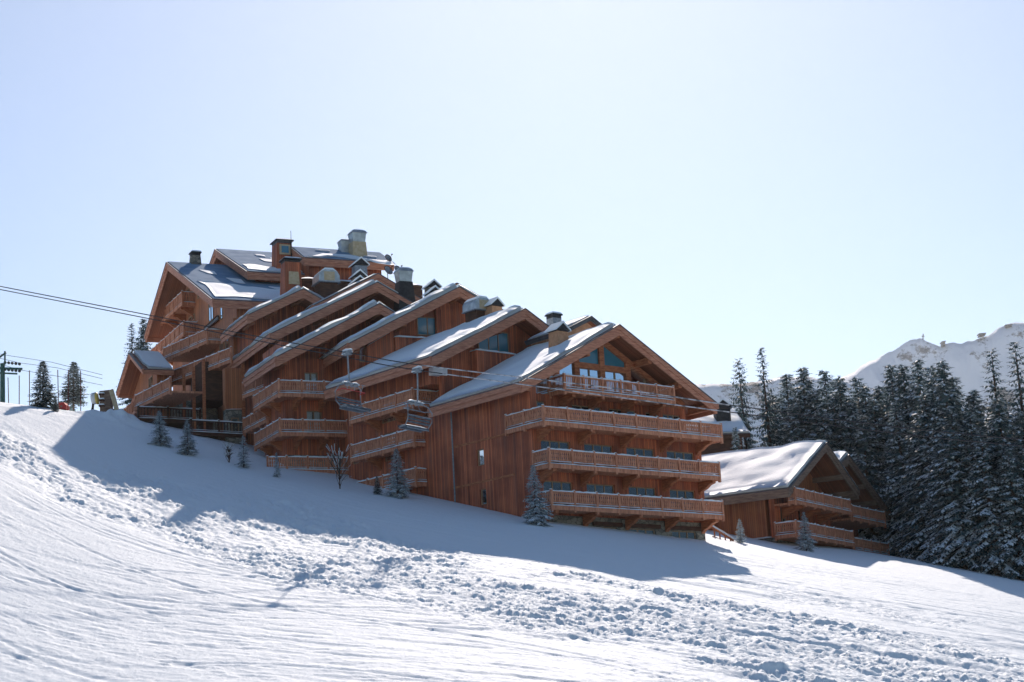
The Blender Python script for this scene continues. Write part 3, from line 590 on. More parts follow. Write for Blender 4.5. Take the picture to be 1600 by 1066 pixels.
# glazed gable
gp = [F1.onb(x, y, 2.6)[0] for x, y in ((858, 585), (900.5, 575), (939, 560), (980, 575), (1012, 585))]
gz_top = lambda a: 28.4-.75-abs(a-7.72)*SLW1
gable = MB()
for a in gp[1:4]: gable.prism([F1.W(a-.22, 2.5, 23.5), F1.W(a+.22, 2.5, 23.5), F1.W(a+.22, 2.5, gz_top(a+.22)), F1.W(a-.22, 2.5, gz_top(a-.22))], F1.v*.3)
gable.fbox(F1, gp[1]+.22, gp[2]-.22, 2.53, 2.77, 25.55, 25.95); gable.fbox(F1, gp[2]+.22, gp[3]-.22, 2.53, 2.77, 25.55, 25.95)
for s0, s1 in ((.4, 7.5), (15.0, 7.95)): gable.beam(F1.W(s0, 2.6, gz_top(s0)+.12), F1.W(s1, 2.6, gz_top(s1)+.12), .3, .36)
G = part('gable_frame', gable, 'timber', hotel)
segs = [(gp[0]-1.3, gp[1]-.22)] + [(gp[i]+.22, gp[i+1]-.22) for i in (1, 2)] + [(gp[3]+.22, 12.9)]
for i, (x0, x1) in enumerate(segs):
    zz = [(23.5, 25.55), (25.95, 40)] if i in (1, 2) else [(23.5, 40)]
    for z0, z1 in zz:
        sp = [(x0, z0), (x1, z0)] + ([(x1, min(z1, gz_top(x1)-.25))] if min(z1, gz_top(x1)-.25) > z0+.05 else []) + ([(7.72, min(z1, gz_top(7.72)-.25))] if x0 < 7.72 < x1 else []) + ([(x0, min(z1, gz_top(x0)-.25))] if min(z1, gz_top(x0)-.25) > z0+.05 else [])
        if len(sp) > 2: part('pane', MB().prism([F1.W(a, 2.66, z) for a, z in sp], F1.v*.02), 'sky_tint_glass' if z0 > 25 else 'glass', G)
        xm = (x0+x1)/2
        if z0 < 25: part('mullion', MB().fbox(F1, xm-.05, xm+.05, 2.6, 2.72, z0, min(z1, gz_top(xm)-.3)), 'window_frame', G)
    if i in (1, 2):
        for k in range(2): part('curtain', MB().prism([F1.W(x0+.25+k*(x1-x0-.9)+.06*j, 2.95+.04*(j % 2), 23.5) for j in range(8)]+[F1.W(x0+.25+k*(x1-x0-.9)+.06*j, 2.96+.04*(j % 2), 23.5) for j in range(7, -1, -1)], (0, 0, 1.95)), 'curtain', G)
wl = MB(); wl.prism([F1.W(.2, 2.6, 23.5), F1.W(segs[0][0], 2.6, 23.5), F1.W(segs[0][0], 2.6, gz_top(segs[0][0])+.25), F1.W(.2, 2.6, gz_top(.2)+.25)], F1.v*.4)
wl.prism([F1.W(12.9, 2.6, 23.5), F1.W(15.25, 2.6, 23.5), F1.W(15.25, 2.6, gz_top(15.25)+.25), F1.W(12.9, 2.6, gz_top(12.9)+.25)], F1.v*.4)
part('wall', wl, 'cladding_warm', hotel)
part('room', MB().prism([F1.W(.6, 3.6, 23.4), F1.W(15, 3.6, 23.4), F1.W(15, 3.6, gz_top(15)), F1.W(7.72, 3.6, gz_top(7.72)), F1.W(.6, 3.6, gz_top(.6))], F1.v*.05), 'room_dark', hotel)
gable_roof_b(hotel, F1, 7.72, 8.92, 8.92, 28.4, 23.7, 23.7, .93, 10.6, seed=11, snow=.38, inset=.4, label='front gable roof with a smooth sheet of snow')
for zr, a0, a1, bl in ((22.0, -.28, 15.95, 3.7), (19.27, 0, 15.45, 1.5), (16.6, 0, 15.5, 1.5)):
    balcony(hotel, xy(F1, (a0, bl), (a0, 0), (a1, 0), (a1, 1.5)), xy(F1, (a0+.45 if bl > 2 else a0+.3, bl), (.3, 1.5), (a1-.3, 1.5), (a1-.3, 1.6)), zr, 1.94)
    for x, y in ((864, 680), (928, 685), (994, 692), (1056, 698), (1112, 703)): console(hotel, F1, F1.onb(x, y, .1)[0], 1.5, 1.4, zr-1.14)
balcony(hotel, xy(F1, (2.72, 2.6), (2.72, 1.15), (12.75, 1.15), (12.75, 2.6)), xy(F1, (3, 2.6), (3.0, 2.55), (12.5, 2.55), (12.5, 2.6)), 24.55, 1.68, plain=True, gap=.13)
for a in (3.6, 6.2, 9.2, 11.9): console(hotel, F1, a, 2.6, 1.35, 24.55-1.14)
for a in (-.5, 2.1, 4.9, 7.72, 10.55, 13.3, 15.95):     # purlins carrying the overhang
    z = 28.4-abs(a-7.72)*SLW1-.34; part('purlin', MB().fbox(F1, a-.15, a+.15, 1.02, 2.9, z-.55, z-.12), 'timber', hotel)
for z in (18.1, 20.85): part('trim_board', MB().fbox(F1, -.05, -.004, 3.4, 10.05, z, z+.14), 'timber', hotel)
part('downpipe', MB().tube([F1.W(-.12, 9.6, 23.3), F1.W(-.12, 9.6, 16.2)], .055), 'galvanised', hotel)
part('wall', MB().fbox(F1, -.02, .5, 10.1, 16, 11, 23.5), 'cladding', hotel)
# --- second wing
gable_roof_b(hotel, F1, 6.84, 8.56, 8.56, 31.27, 26.97, 26.97, 9.5, 22, seed=21, snow=.42, inset=.25)
SLW2 = (31.27-26.97)/8.56
wall_gable_b(hotel, F1, -.3, 14.2, 11.4, 22, 25.6, 6.84, 31.27, SLW2)
wp = [F1.onb(x, y, 11.3) for x, y in ((747, 548), (793, 552), (770, 514))]
window(hotel, F1, 11.3, wp[0][0], wp[1][0]+.1, wp[0][1]-.1, wp[0][1]+1.55, n=3, inset=-.06, glass='sky_tint_glass', curtain=False, backing=False)
pa, pz = F1.onb(744.5, 547, 10.3); pb = F1.onb(799, 553.5, 10.3)[0]
part('parapet', MB().fbox(F1, pa, pb+2, 10.3, 11.35, 22, pz), 'cladding', hotel)
part('ledge_snow', MB().snowstrip(F1.W(pa, 10.4, pz), F1.W(pb+2, 10.4, pz), .35, .13).snowstrip(F1.W(pa+.1, 10.4, pz), F1.W(pa+.1, 11.3, pz), .3, .1), 'snow', hotel)
wall_gable_b(hotel, F1, pa-2.6, pa, 11.0, 11.35, 22, 6.84, 31.27, SLW2)
bc2 = F1.ona(644, 610.5, -.9)[0]
wsd = [(F1.ona(621, 615, .3)[0], F1.ona(594, 620, .3)[0], 23.95, 26.0), (F1.ona(624, 672, .3)[0], F1.ona(599, 676, .3)[0], 21.2, 23.2), (F1.ona(560, 690, .3)[0], F1.ona(549, 690, .3)[0], 21.6, 22.7)]
wsd = [(min(o[0], o[1]), max(o[0], o[1]), o[2], o[3]) for o in wsd]
cw2 = F1.ona(632, 600, .3)[0]
facade(hotel, F1, .3, .5, cw2, 22.3, 19.6, 27.6, wsd, plane='a')
for o in wsd: window(hotel, F1, .3, *o, n=3 if o[1]-o[0] > 1.4 else 1, plane='a')
part('stone_plinth', MB().fbox(F1, .22, 1.0, cw2-.1, 22.4, 12, 19.6), 'stone', hotel)
fo = [(F1.onb(660, 606, cw2)[0], F1.onb(676, 606, cw2)[0], 24.0, 25.9), (F1.onb(660, 668, cw2)[0], F1.onb(676, 668, cw2)[0], 21.2, 23.1)]
facade(hotel, F1, cw2, .5, .82, 12, 12, 27.6, fo)
for o in fo: window(hotel, F1, cw2, *o, n=2)
part('wall', MB().fbox(F1, 1.7, 12, cw2+1.3, 22, 12, 27.5), 'room_dark', hotel)
part('corner_post', MB().fbox(F1, .18, .42, cw2-.12, cw2+.02, 12, 27.2), 'timber', hotel)
part('eave_lamp_box', MB().prism([atplane(x, y, F1.O+F1.v*10.9, F1.v) for x, y in ((677, 573), (699, 575.5), (699, 587), (677, 585))], F1.v*.5), 'white_paint', hotel)
for k, zr in enumerate((25.38, 22.65, 19.9)):
    back = 20.2
    balcony(hotel, xy(F1, (-.9, back), (-.9, bc2), (3.6, bc2)), xy(F1, (.3, back), (.3, cw2), (3.6, cw2)), zr, 2.0)
    if k < 2:
        for bb in (bc2+2.6, bc2+5.6): console(hotel, F1, bb, .3, 1.15, zr-1.14, plane='a')
        console(hotel, F1, 1.2, cw2, 1.3, zr-1.14)
for a in (-.6, 2, 4.6, 6.84, 9.2): z = 31.27-abs(a-6.84)*SLW2-.34; part('purlin', MB().fbox(F1, a-.15, a+.15, 9.6, 11.6, z-.5, z-.1), 'timber', hotel)
# --- third wing
SLW3 = (34.92-30.21)/8.9
gable_roof_b(hotel, F4, 12.98, 8.9, 8.9, 34.92, 30.21, 30.21, -4, 4, seed=31, snow=.52, inset=.14)
wall_gable_b(hotel, F4, 5.2, 20.5, -2.2, 5, 20, 12.98, 34.92, SLW3)
a0, z0 = F4.onb(652, 524, -2.2); a1, _ = F4.onb(684, 525, -2.2); _, z1 = F4.onb(668, 496, -2.2)
window(hotel, F4, -2.2, a0, a1, z0, z1, n=2, inset=-.06, glass='sky_tint_glass', curtain=False, backing=False)
a0, z0 = F4.onb(562, 566, -2.2); a1, z1 = F4.onb(577, 518, -2.2)
window(hotel, F4, -2.2, a0, a1, z0, z1, n=2, inset=-.06, curtain=False, backing=False)
a0, z0 = F4.onb(617, 526.5, -3.1); a1 = F4.onb(676, 529, -3.1)[0]
part('parapet', MB().fbox(F4, a0, a1+2, -3.1, -2.25, 25, z0), 'cladding', hotel); part('ledge_snow', MB().snowstrip(F4.W(a0, -3.0, z0), F4.W(a1+2, -3.0, z0), .35, .13), 'snow', hotel)
part('corner_post', MB().fbox(F4, a0+3.6, a0+4.0, -2.6, -2.21, z0, z0+2.4), 'cladding', hotel)
ptop = atplane(616, 516, F4.O-F4.v*3.0, F4.v); pl = (ptop-F4.O)@F4.u
part('side_screen', MB().prism([F4.W(pl-2.1, -2.9, 24), F4.W(pl-.05, -2.9, 24), F4.W(pl-.05, -2.9, ptop[2]), F4.W(pl-2.1, -2.9, ptop[2]-1.25)], F4.v*.65), 'cladding', hotel)
part('ledge_snow', MB().snowstrip(F4.W(pl-2.1, -2.8, ptop[2]-1.25), F4.W(pl-.05, -2.8, ptop[2]), .16, .04), 'snow', hotel)
a0 = F4.onb(713, 443, 1.0); gable_roof_b(hotel, F4, a0[0], 6, 6.2, a0[1], a0[1]-3.1, a0[1]-3.2, 1.0, 8, seed=36, snow=.15, inset=.3)
wall_gable_b(hotel, F4, a0[0]-5, a0[0]+5.2, 2, 8, 27, a0[0], a0[1], .52)
# --- fourth, fifth and sixth wings
SLW4 = (34.08-29.68)/8.12
gable_roof_b(hotel, F4, 7.68, 8.12, 8.12, 34.08, 29.68, 29.68, -1, 7, seed=41, snow=.52, inset=.14)
f4o = [(F4.onb(x0, y, 1.4)[0], F4.onb(x1, y, 1.4)[0], z0, z0+1.95) for x0, x1, y, z0 in ((476, 497, 592, 27.2), (479, 503, 652, 24.3))]
facade(hotel, F4, 1.4, .5, .9, 9, 22.9, 30.2, f4o)
for o in f4o: window(hotel, F4, 1.4, *o, n=2)
s4 = [(F4.onb(480, 706, 1.45)[0], F4.onb(495, 706, 1.45)[0], 21.4, 22.6)]
facade(hotel, F4, 1.45, .5, .9, 9, 14, 22.9, s4, 'stone'); window(hotel, F4, 1.45, *s4[0], n=2)
wall_box(hotel, F4, 2.0, 9, 2.6, 8, 14, 30.0, 'room_dark'); wall_box(hotel, F4, .9, 1.4, 1.91, 6.6, 14, 31.6)
wall_gable_b(hotel, F4, 1.42, 14.6, 2.4, 7, 30.2, 7.68, 34.08, SLW4)
for k, (zr, bk, a0) in enumerate(((28.14, 6.2, 0), (25.23, 6.1, 0), (22.48, None, .44))):
    if bk: balcony(hotel, xy(F4, (a0, bk), (a0, 0), (5.2, 0)), xy(F4, (.9, bk), (.9, 1.4), (5.2, 1.4)), zr, 1.55)
    else: balcony(hotel, xy(F4, (-.9, .3), (.44, 0), (5.2, 0)), xy(F4, (-.9, 1.4), (.9, 1.4), (5.2, 1.4)), zr, 1.55)
    if k < 2:
        for a in (1.6, 3.6): console(hotel, F4, a, 1.4, 1.3, zr-1.14)
        for b_ in (2.6, 5.0): console(hotel, F4, b_, .9, .85, zr-1.14, plane='a')
SLW5 = (37.1-32.6)/8.74
gable_roof_b(hotel, F4, 9.5, 8.74, 8.74, 37.1, 32.6, 32.6, 4, 15.5, seed=51, snow=.52, inset=.14)
wall_gable_b(hotel, F4, 2.6, 17, 7.4, 16, 20, 9.5, 37.1, SLW5)
a0 = F4.onb(590, 428, 7.5); gable_roof_b(hotel, F4, a0[0], 5.5, 5.5, a0[1], a0[1]-2.9, a0[1]-2.9, 7.5, 14, seed=56, snow=.2, inset=.25)
wall_gable_b(hotel, F4, a0[0]-4.6, a0[0]+4.6, 8.3, 14, 30, a0[0], a0[1], .52)
SLW6 = (37.57-35.25)/4.53
gable_roof_b(hotel, F4, 5.1, 4.53, 4.53, 37.57, 35.25, 35.25, 9, 16.5, seed=61, snow=.45, inset=.12)
wall_gable_b(hotel, F4, 1.6, 8.8, 11.6, 17, 28, 5.1, 37.57, SLW6)
for z, P0, P1 in ((30.0, (380, 600), (421, 583)), (27.2, (381, 655), (417, 636))):
    q0 = F4.onz(*P0, z); q1 = F4.onz(*P1, z); balcony(hotel, xy(F4, q0, q1), xy(F4, (q0[0]+1.6, q0[1]), (q1[0]+1.6, q1[1])), z, 1.8, plain=True)
for ac, za, sl, b0, hw in ((7.68, 34.08, SLW4, -1, 8.1), (9.5, 37.1, SLW5, 4, 8.7), (5.1, 37.57, SLW6, 9, 4.5), (12.98, 34.92, SLW3, -4, 8.9)):
    for k in (-.92, -.5, 0, .5):
        a = ac+hw*k; z = za-abs(a-ac)*sl-.34; part('purlin', MB().fbox(F4, a-.15, a+.15, b0+.1, b0+2.6, z-.5, z-.1), 'timber', hotel)
# --- left block with the tall gable
gable_roof_a(hotel, F4, 28.95, 14.32, 8.15, 44.66, 37.80, 39.95, -.61, 10, seed=71, snow=0)
bare(hotel, [(F4.W(-.61, 28.95, 44.66), F4.W(10, 28.95, 44.66), F4.W(-.61, 14.63, 37.8), F4.W(10, 14.63, 37.8)), (F4.W(-.61, 28.95, 44.66), F4.W(10, 28.95, 44.66), F4.W(-.61, 37.1, 39.95), F4.W(10, 37.1, 39.95))], 71, .45, 3)
wall_gable_a(hotel, F4, 1.6, 9, 15.6, 36.2, 24, 28.95, 44.66, .479, .577, 'cladding_warm')
for zr, b0, b1 in ((41.75, 27.9, 36.8), (38.95, 27.5, 40.2)):
    balcony(hotel, xy(F4, (1.6, b0), (.39, b0), (.39, b1)), xy(F4, (1.65, b0+.05), (1.6, b0+.1), (1.6, b1)), zr, 1.6)
    for bb in np.arange(b0+1, b1, 2.6): console(hotel, F4, bb, 1.6, 1.15, zr-1.14, plane='a')
for b0, b1, z0, z1 in ((25.4, 27.2, 41.0, 43.0), (22.4, 23.8, 38.1, 39.8), (19.6, 20.3, 37.5, 39.0), (28.3, 30.3, 38.0, 40.0), (30, 32, 40.9, 42.7)):
    window(hotel, F4, 1.6, b0, b1, z0, z1, n=2 if b1-b0 > 1 else 1, plane='a', inset=-.06, curtain=False, backing=False)
def zbal(z, pxs, width=2.2, bay=1.75, tail=None):
    q = [F4.onz(x, y, z) for x, y in pxs]
    if tail: q = q+[(q[-1][0]+tail, q[-1][1])]
    inn = [(a+width, b) for a, b in q]
    if tail: inn[-1] = (q[-1][0], q[-1][1]+.6)
    return q, balcony(hotel, xy(F4, *q), xy(F4, *inn), z, bay)
zbal(36.3, [(256, 545), (323.6, 515)], 2.6, 1.75, tail=2.2); zbal(33.6, [(268, 581), (361, 544)], 2.6, 1.9); zbal(30.9, [(212, 619), (266, 591.5)], 2.6, 1.9)
wall_box(hotel, F4, 1.3, 3, 15.7, 30, 30.9, 36.6, 'cladding_warm')
for b0, z0 in ((17.0, 34.0), (18.6, 34.0), (21.4, 34.0)): window(hotel, F4, 1.3, b0, b0+1.0, z0, z0+1.3, n=1, plane='a', inset=-.06, curtain=False, backing=False)
wall_box(hotel, F4, -2.6, 1.28, 20.6, 30, 22, 30.6, 'stone'); wall_box(hotel, F4, -1.0, 1.25, 17.2, 20.5, 30.0, 33.2, 'dark_timber')
window(hotel, F4, 20.6, -1.6, -.5, 27.2, 29.0, 2, inset=-.06, curtain=False, backing=False); part('door', MB().fbox(F4, -.2, .75, 20.5, 20.58, 26.6, 28.9), 'dark_timber', hotel)
part('wall', MB().fbox(F4, -.55, .80, 12, 12.7, 28.25, 31.6), 'cladding_warm', hotel, label='orange boarded wall panel over a stone base'); wall_box(hotel, F4, -.53, .78, 12.04, 12.74, 18, 28.25, 'stone')
window(hotel, F4, 12.04, -.1, .5, 26.2, 27.6, 1, inset=-.06, curtain=False, backing=False); part('ledge_snow', MB().snowstrip(F4.W(-.5, 11.98, 28.22), F4.W(.75, 11.98, 28.3), .14, .05), 'snow', hotel)
part('corner_post', MB().fbox(F4, .82, 1.05, 11.9, 12.2, 18, 32.4), 'timber', hotel)
for b0 in (13.6, 16.6, 19.6): part('post', MB().fbox(F4, -1.9, -1.68, b0, b0+.22, 24, 32.6), 'timber', hotel)
q = [F4.onz(x, y, 29.4) for x, y in ((216, 636), (262, 637.5), (312, 640.5))]; balcony(hotel, xy(F4, *q), xy(F4, *[(a, b+2.4) for a, b in q]), 29.4, 2.2, plain=True, gap=.26, name='terrace', m='dark_timber')
q = [F4.onz(x, y, 27.2) for x, y in ((298, 656.5), (384, 661.5))]; balcony(hotel, xy(F4, *q), xy(F4, *[(a, b+1.2) for a, b in q]), 27.2, 2.2, plain=True, gap=.26, name='terrace', m='dark_timber')
part('terrace_base', MB().fbox(F4, q[0][0]+.2, q[1][0]-.1, q[0][1]+1.0, q[0][1]+9, 16, 26.1), 'dark_timber', hotel)
# --- roofs along the top
gable_roof_a(hotel, F4, 30.8, 9.7, 4.5, 46.65, 42.07, 44.4, 4.35, 13, seed=81, snow=0)
bare(hotel, [(F4.W(4.35, 30.8, 46.65), F4.W(13, 30.8, 46.65), F4.W(4.35, 21.1, 42.07), F4.W(13, 21.1, 42.07))], 81, .35, 5)
wall_gable_a(hotel, F4, 5.4, 12.6, 22.3, 34, 36, 30.8, 46.65, .474, .48)
gable_roof_a(hotel, F4, 22.4, 3.3, 4.0, 44.85, 43.05, 42.7, 8.75, 16.9, seed=91, snow=0)
bare(hotel, [(F4.W(8.75, 22.4, 44.85), F4.W(16.9, 22.4, 44.85), F4.W(8.75, 19.1, 43.05), F4.W(16.9, 19.1, 43.05))], 91, .45, 3)
wall_gable_a(hotel, F4, 9.4, 16.0, 19.8, 25.6, 34, 22.4, 44.85, .54, .52)
wall_box(hotel, F4, 6.4, 17, 13.0, 17.85, 30, 39.5, 'dark_timber'); part('flat_roof_snow', MB().snowstrip(F4.W(6.3, 15.3, 39.5), F4.W(17.1, 15.3, 39.5), 5.2, .35, .6), 'snow', hotel, True)
# --- small roof behind the front wing
ra, rz_ = F1.onb(922, 495, 6.0); gable_roof_b(hotel, F1, ra, 2.6, 1.6, rz_, rz_-1.25, rz_-.85, 6.0, 10, seed=96, snow=.22, inset=.15, fas=.3, fm='edge_metal')
wall_gable_b(hotel, F1, ra-2.2, ra+1.3, 6.4, 10, 24, ra, rz_, .5, 'render_orange', .2)
# --- chimneys, vents and roof boxes (placed by the roof they stand on)
def P4(x, y, b): return atplane(x, y, F4.O+F4.v*b, F4.v)
def P1(x, y, b): return atplane(x, y, F1.O+F1.v*b, F1.v)
chimney(hotel, P4(305, 411, 28.8), 1.05, 1.05, .62, .74, 'stone', style='flat', label='tapered stone chimney on the left ridge')
bx_ = P4(441, 405, 23); chimney(hotel, bx_, 1.5, 1.6, 1.25, .9, 'cladding', style='flat', cap='edge_metal', label='boxed timber roof light with a square window')
part('roof_light', MB().prism([bx_-F4.v*.86+F4.u*x+Z3*y for x, y in ((-.48, .2), (.48, .2), (.48, 1.1), (-.48, 1.1))], F4.v*.1), 'tan_panel', hotel)
part('pane', MB().prism([bx_-F4.v*.90+F4.u*x+Z3*y for x, y in ((-.32, .34), (.32, .34), (.32, .96), (-.32, .96))], F4.v*.03), 'sky_tint_glass', hotel)
c2 = P4(559, 398, 21.0); chimney(hotel, c2, 1.45, 1.3, 1.05, .84, 'tan_panel', style='cowl', label='tapered chimney with a square steel cowl')
chimney(hotel, P4(538, 393, 22), .9, .9, .35, .95, 'steel', style='cowl', label='short steel flue beside the taller cowl')
dch = P4(455, 454, 12.5); chimney(hotel, dch, 1.6, 1.4, 2.25, .80, 'cladding', style='flat', label='tall tapered timber chimney box with a cream panel')
part('panel', MB().prism([dch-F4.v*.74+F4.u*x+Z3*y for x, y in ((-.42, .35), (.50, .35), (.42, 1.4), (-.38, 1.4))], F4.v*.06), 'tan_panel', hotel)
steel_vent(hotel, P4(510, 458, 10.5), 1.75, 1.7, 1.75)
chimney(hotel, P4(562, 432, 15.5), 1.15, 1.0, .85, .9, 'galvanised', style='gable'); chimney(hotel, P4(560, 441, 12), .95, .9, .32, .95, 'stone', style='gable'); chimney(hotel, P4(560, 451, 9.5), 1.0, .9, .3, .95, 'stone', style='gable')
chimney(hotel, P4(632, 464, 4.5), 1.5, 1.3, 1.15, .74, 'black_metal', style='cowl', label='black flared chimney with a pale steel cowl')
chimney(hotel, P4(675, 455, 2), .95, .9, .18, .95, 'stone', style='gable'); chimney(hotel, P4(677, 466, 0), 1.0, .9, .2, .95, 'stone', style='gable')
steel_vent(hotel, P1(747, 502, 15), 1.6, 1.5, 1.6, F1); chimney(hotel, P1(771, 492, 14), 1.15, 1.1, .55, .82, 'render_orange', style='gable', fr=F1)
chimney(hotel, P1(866, 508, 10.2), .82, .8, .45, .95, 'galvanised', style='flat', fr=F1); chimney(hotel, P1(873, 532, 5.2), 1.15, 1.05, .55, .85, 'render_orange', style='gable', fr=F1)
ant = P4(455, 384, 22.2); solid('antenna', MB().tube([ant-Z3*1.2, ant+Z3*.3], .05).tube([ant+Z3*.3, ant+Z3*1.35], .025), 'black_metal', 'thin dark whip antenna standing on the hotel roof ridge', 'antenna')
def dish(x, y, b, r):
    c = P4(x, y, b); t = thing('satellite_dish', '', 'satellite dish', c-Z3*(r+.4), 'satellite dishes on the hotel roof'); ax = -(F4.v*.8-F4.u*.3)+Z3*.35; ax /= np.linalg.norm(ax); sx = np.cross(ax, Z3); sx /= np.linalg.norm(sx); sy = np.cross(sx, ax); vs = [c-ax*.12]; n = 20
    for k in (.5, 1.):
        for j in range(n): a = 2*math.pi*j/n; vs.append(c+(sx*math.cos(a)+sy*math.sin(a))*r*k-ax*.12*(1-k*k))
    fs = [(0, 1+j, 1+(j+1) % n) for j in range(n)]+[(1+j, 1+n+j, 1+n+(j+1) % n, 1+(j+1) % n) for j in range(n)]
    part('reflector', MB().add(vs, fs), 'galvanised', t, True); part('rim', MB().tube([vs[1+n+j] for j in range(n)]+[vs[1+n]], .03, 5), 'dark_timber', t)
    part('mast', MB().tube([c-ax*.14-Z3*(r+.9), c-ax*.14], .04), 'galvanised', t); part('feed_arm', MB().tube([c-Z3*r*.8, c+ax*.5], .02).tube([c+ax*.46, c+ax*.56], .06), 'dark_timber', t); return t
dish(607, 422, 14, .42)['label'] = 'larger round satellite dish on a mast beside the top wing wall'
dish(622, 421, 13, .36)['label'] = 'round satellite dish nearest the black flared chimney'
dish(607, 403, 19, .34)['label'] = 'satellite dish half hidden at the end of the top eave'
# sign board on the left gable (lettering too small to read in the photograph)
sp_ = [F4.ona(x, y, 1.5) for x, y in ((320.5, 512), (341.5, 492.5), (341.5, 500), (320.5, 517))]
sb = thing('name_board', 'long dark name board slanting along the orange wall under the tall gable', 'sign', F4.W(1.5, sp_[0][0], sp_[3][1]))
part('board', MB().prism([F4.W(1.42, b, z) for b, z in sp_], F4.u*.1), 'edge_metal', sb); part('frame', MB().beam(F4.W(1.40, *sp_[0]), F4.W(1.40, *sp_[1]), .1, .08).beam(F4.W(1.40, *sp_[3]), F4.W(1.40, *sp_[2]), .1, .08), 'dark_timber', sb)
# ------------------------------------------------------------------ the chalet below on the right
ch = thing('twin_chalet', 'lower red-brown twin-gabled chalet with a deep snow roof beside the spruce forest', 'chalet', F5.W(6, 5, 14))
k5 = 146/134.
gable_roof_b(ch, F5, 6.6*k5, 7.5*k5, 5.6*k5, 21.8*k5, 17.75*k5, 18.75*k5, .1, 16, seed=101, snow=.48, inset=.0, ragged=.1, fm='grey_timber', label='broad snow covered roof of the nearer gable')
A2, Z2 = F5.onb(1324, 711, 1.6); R2 = F5.onb(1390, 801, 1.6)
hL2 = max(1.2, A2-12.4)
gable_roof_b(ch, F5, A2, hL2, R2[0]-A2, Z2, Z2-hL2*.47, R2[1], 1.6, 16, seed=105, snow=.48, inset=.0, ragged=.1, fm='grey_timber', label='roof of the farther gable')
s5 = (21.8-17.75)/7.5
c5 = [(F5.onb(1221, 806, 2.0)[0], F5.onb(1232, 806, 2.0)[0], 17.0, 18.4)]
wall_gable_b(ch, F5, .6, 12.4, 2.8, 16, 12, 6.6*k5, 21.8*k5, s5, 'cladding_warm')
facade(ch, F5, 2.0, .5, .55, 11.5, 15.9, 19.4, [(1.6, 2.7, 16.4, 18.4), (5.0, 7.2, 16.4, 18.4)], 'cladding'); window(ch, F5, 2.0, 1.6, 2.7, 16.4, 18.4, 2); window(ch, F5, 2.0, 5.0, 7.2, 16.4, 18.4, 3)
wall_box(ch, F5, .5, 11.5, 2.05, 16, 9, 15.88, 'stone')
wall_box(ch, F5, 12.5, R2[0]-1.2, 4.2, 16, 9, R2[1]-.4, 'cladding'); wall_gable_b(ch, F5, 12.5, R2[0]-1.2, 4.1, 16, R2[1]-.5, A2, Z2, .47)
window(ch, F5, 2.8, 4.6, 6.2, 20.4, 22.0, 2, inset=-.06, curtain=False, backing=False)
zz5 = [z*k5 for z in (17.81, 15.44)]
balcony(ch, xy(F5, (0, .5), (0, 0), (11.0, 0)), xy(F5, (.5, .55), (.5, 2.0), (11.0, 2.0)), zz5[0], 1.75); balcony(ch, xy(F5, (-.3, 1.7), (-.3, 0), (11.0, 0)), xy(F5, (.5, 1.7), (.5, 2.0), (11.0, 2.0)), zz5[1], 1.75)
e2 = F5.onb(1381, 800.5, .3); e3 = F5.onb(1387, 850.5, .3); s2 = F5.onb(1330, 790.5, .3)
balcony(ch, xy(F5, (s2[0], .3), (e2[0], .3)), xy(F5, (s2[0], 4), (e2[0], 4)), s2[1], 1.75); s3 = F5.onb(1333, 841, .3); balcony(ch, xy(F5, (s3[0], .3), (e3[0], .3)), xy(F5, (s3[0], 4), (e3[0], 4)), s3[1], 1.75)
for a in (2, 5.5, 9): console(ch, F5, a, 2.0, 1.7, zz5[0]-1.14)
for a in (-.5, 3.2, 7.2, 10.5, 12.6): z = 21.8*k5-abs(a-6.6*k5)*s5-.34; part('purlin', MB().fbox(F5, a-.15, a+.15, .2, 2.9, z-.5, z-.1), 'grey_timber', ch)
for a in (A2+.1, A2+3.5, A2+6): z = Z2-abs(a-A2)*.47-.4; part('purlin', MB().fbox(F5, a-.15, a+.15, 1.7, 4.3, z-.5, z-.1), 'grey_timber', ch)
part('ledge_snow', MB().snowstrip(F5.W(.3, 2.4, 15.9), F5.W(.3, 14, 15.9), .3, .08), 'snow', ch)
# timber steps with snowy rails between the hotel and the chalet
st = thing('snowy_steps', 'short timber steps with snow-topped sloping handrails between hotel and chalet', 'steps', atY(1130, 842, 139))
p0 = atY(1113, 822, 139.2); p1 = atY(1147, 843, 138.0)
for dz, dv in ((0, 0), (-.75, .0)):
    a_, b_ = p0+Z3*dz, p1+Z3*dz; part('handrail', MB().beam(a_, b_, .14, .16), 'timber', st); part('rail_snow', MB().snowstrip(a_, b_, .2, .12), 'snow', st)
for k in range(4):
    c = p0+(p1-p0)*(k+.3)/4; part('post', MB().beam(c-Z3*1.6, c+Z3*.02+np.array([.001, 0, 0]), .1, .1, (0, 1, 0)), 'timber', st)
    part('tread', MB().beam(c-Z3*1.1+np.array([0, .1, 0]), c-Z3*1.1+np.array([.3, 1.3, 0]), .3, .06), 'timber', st)
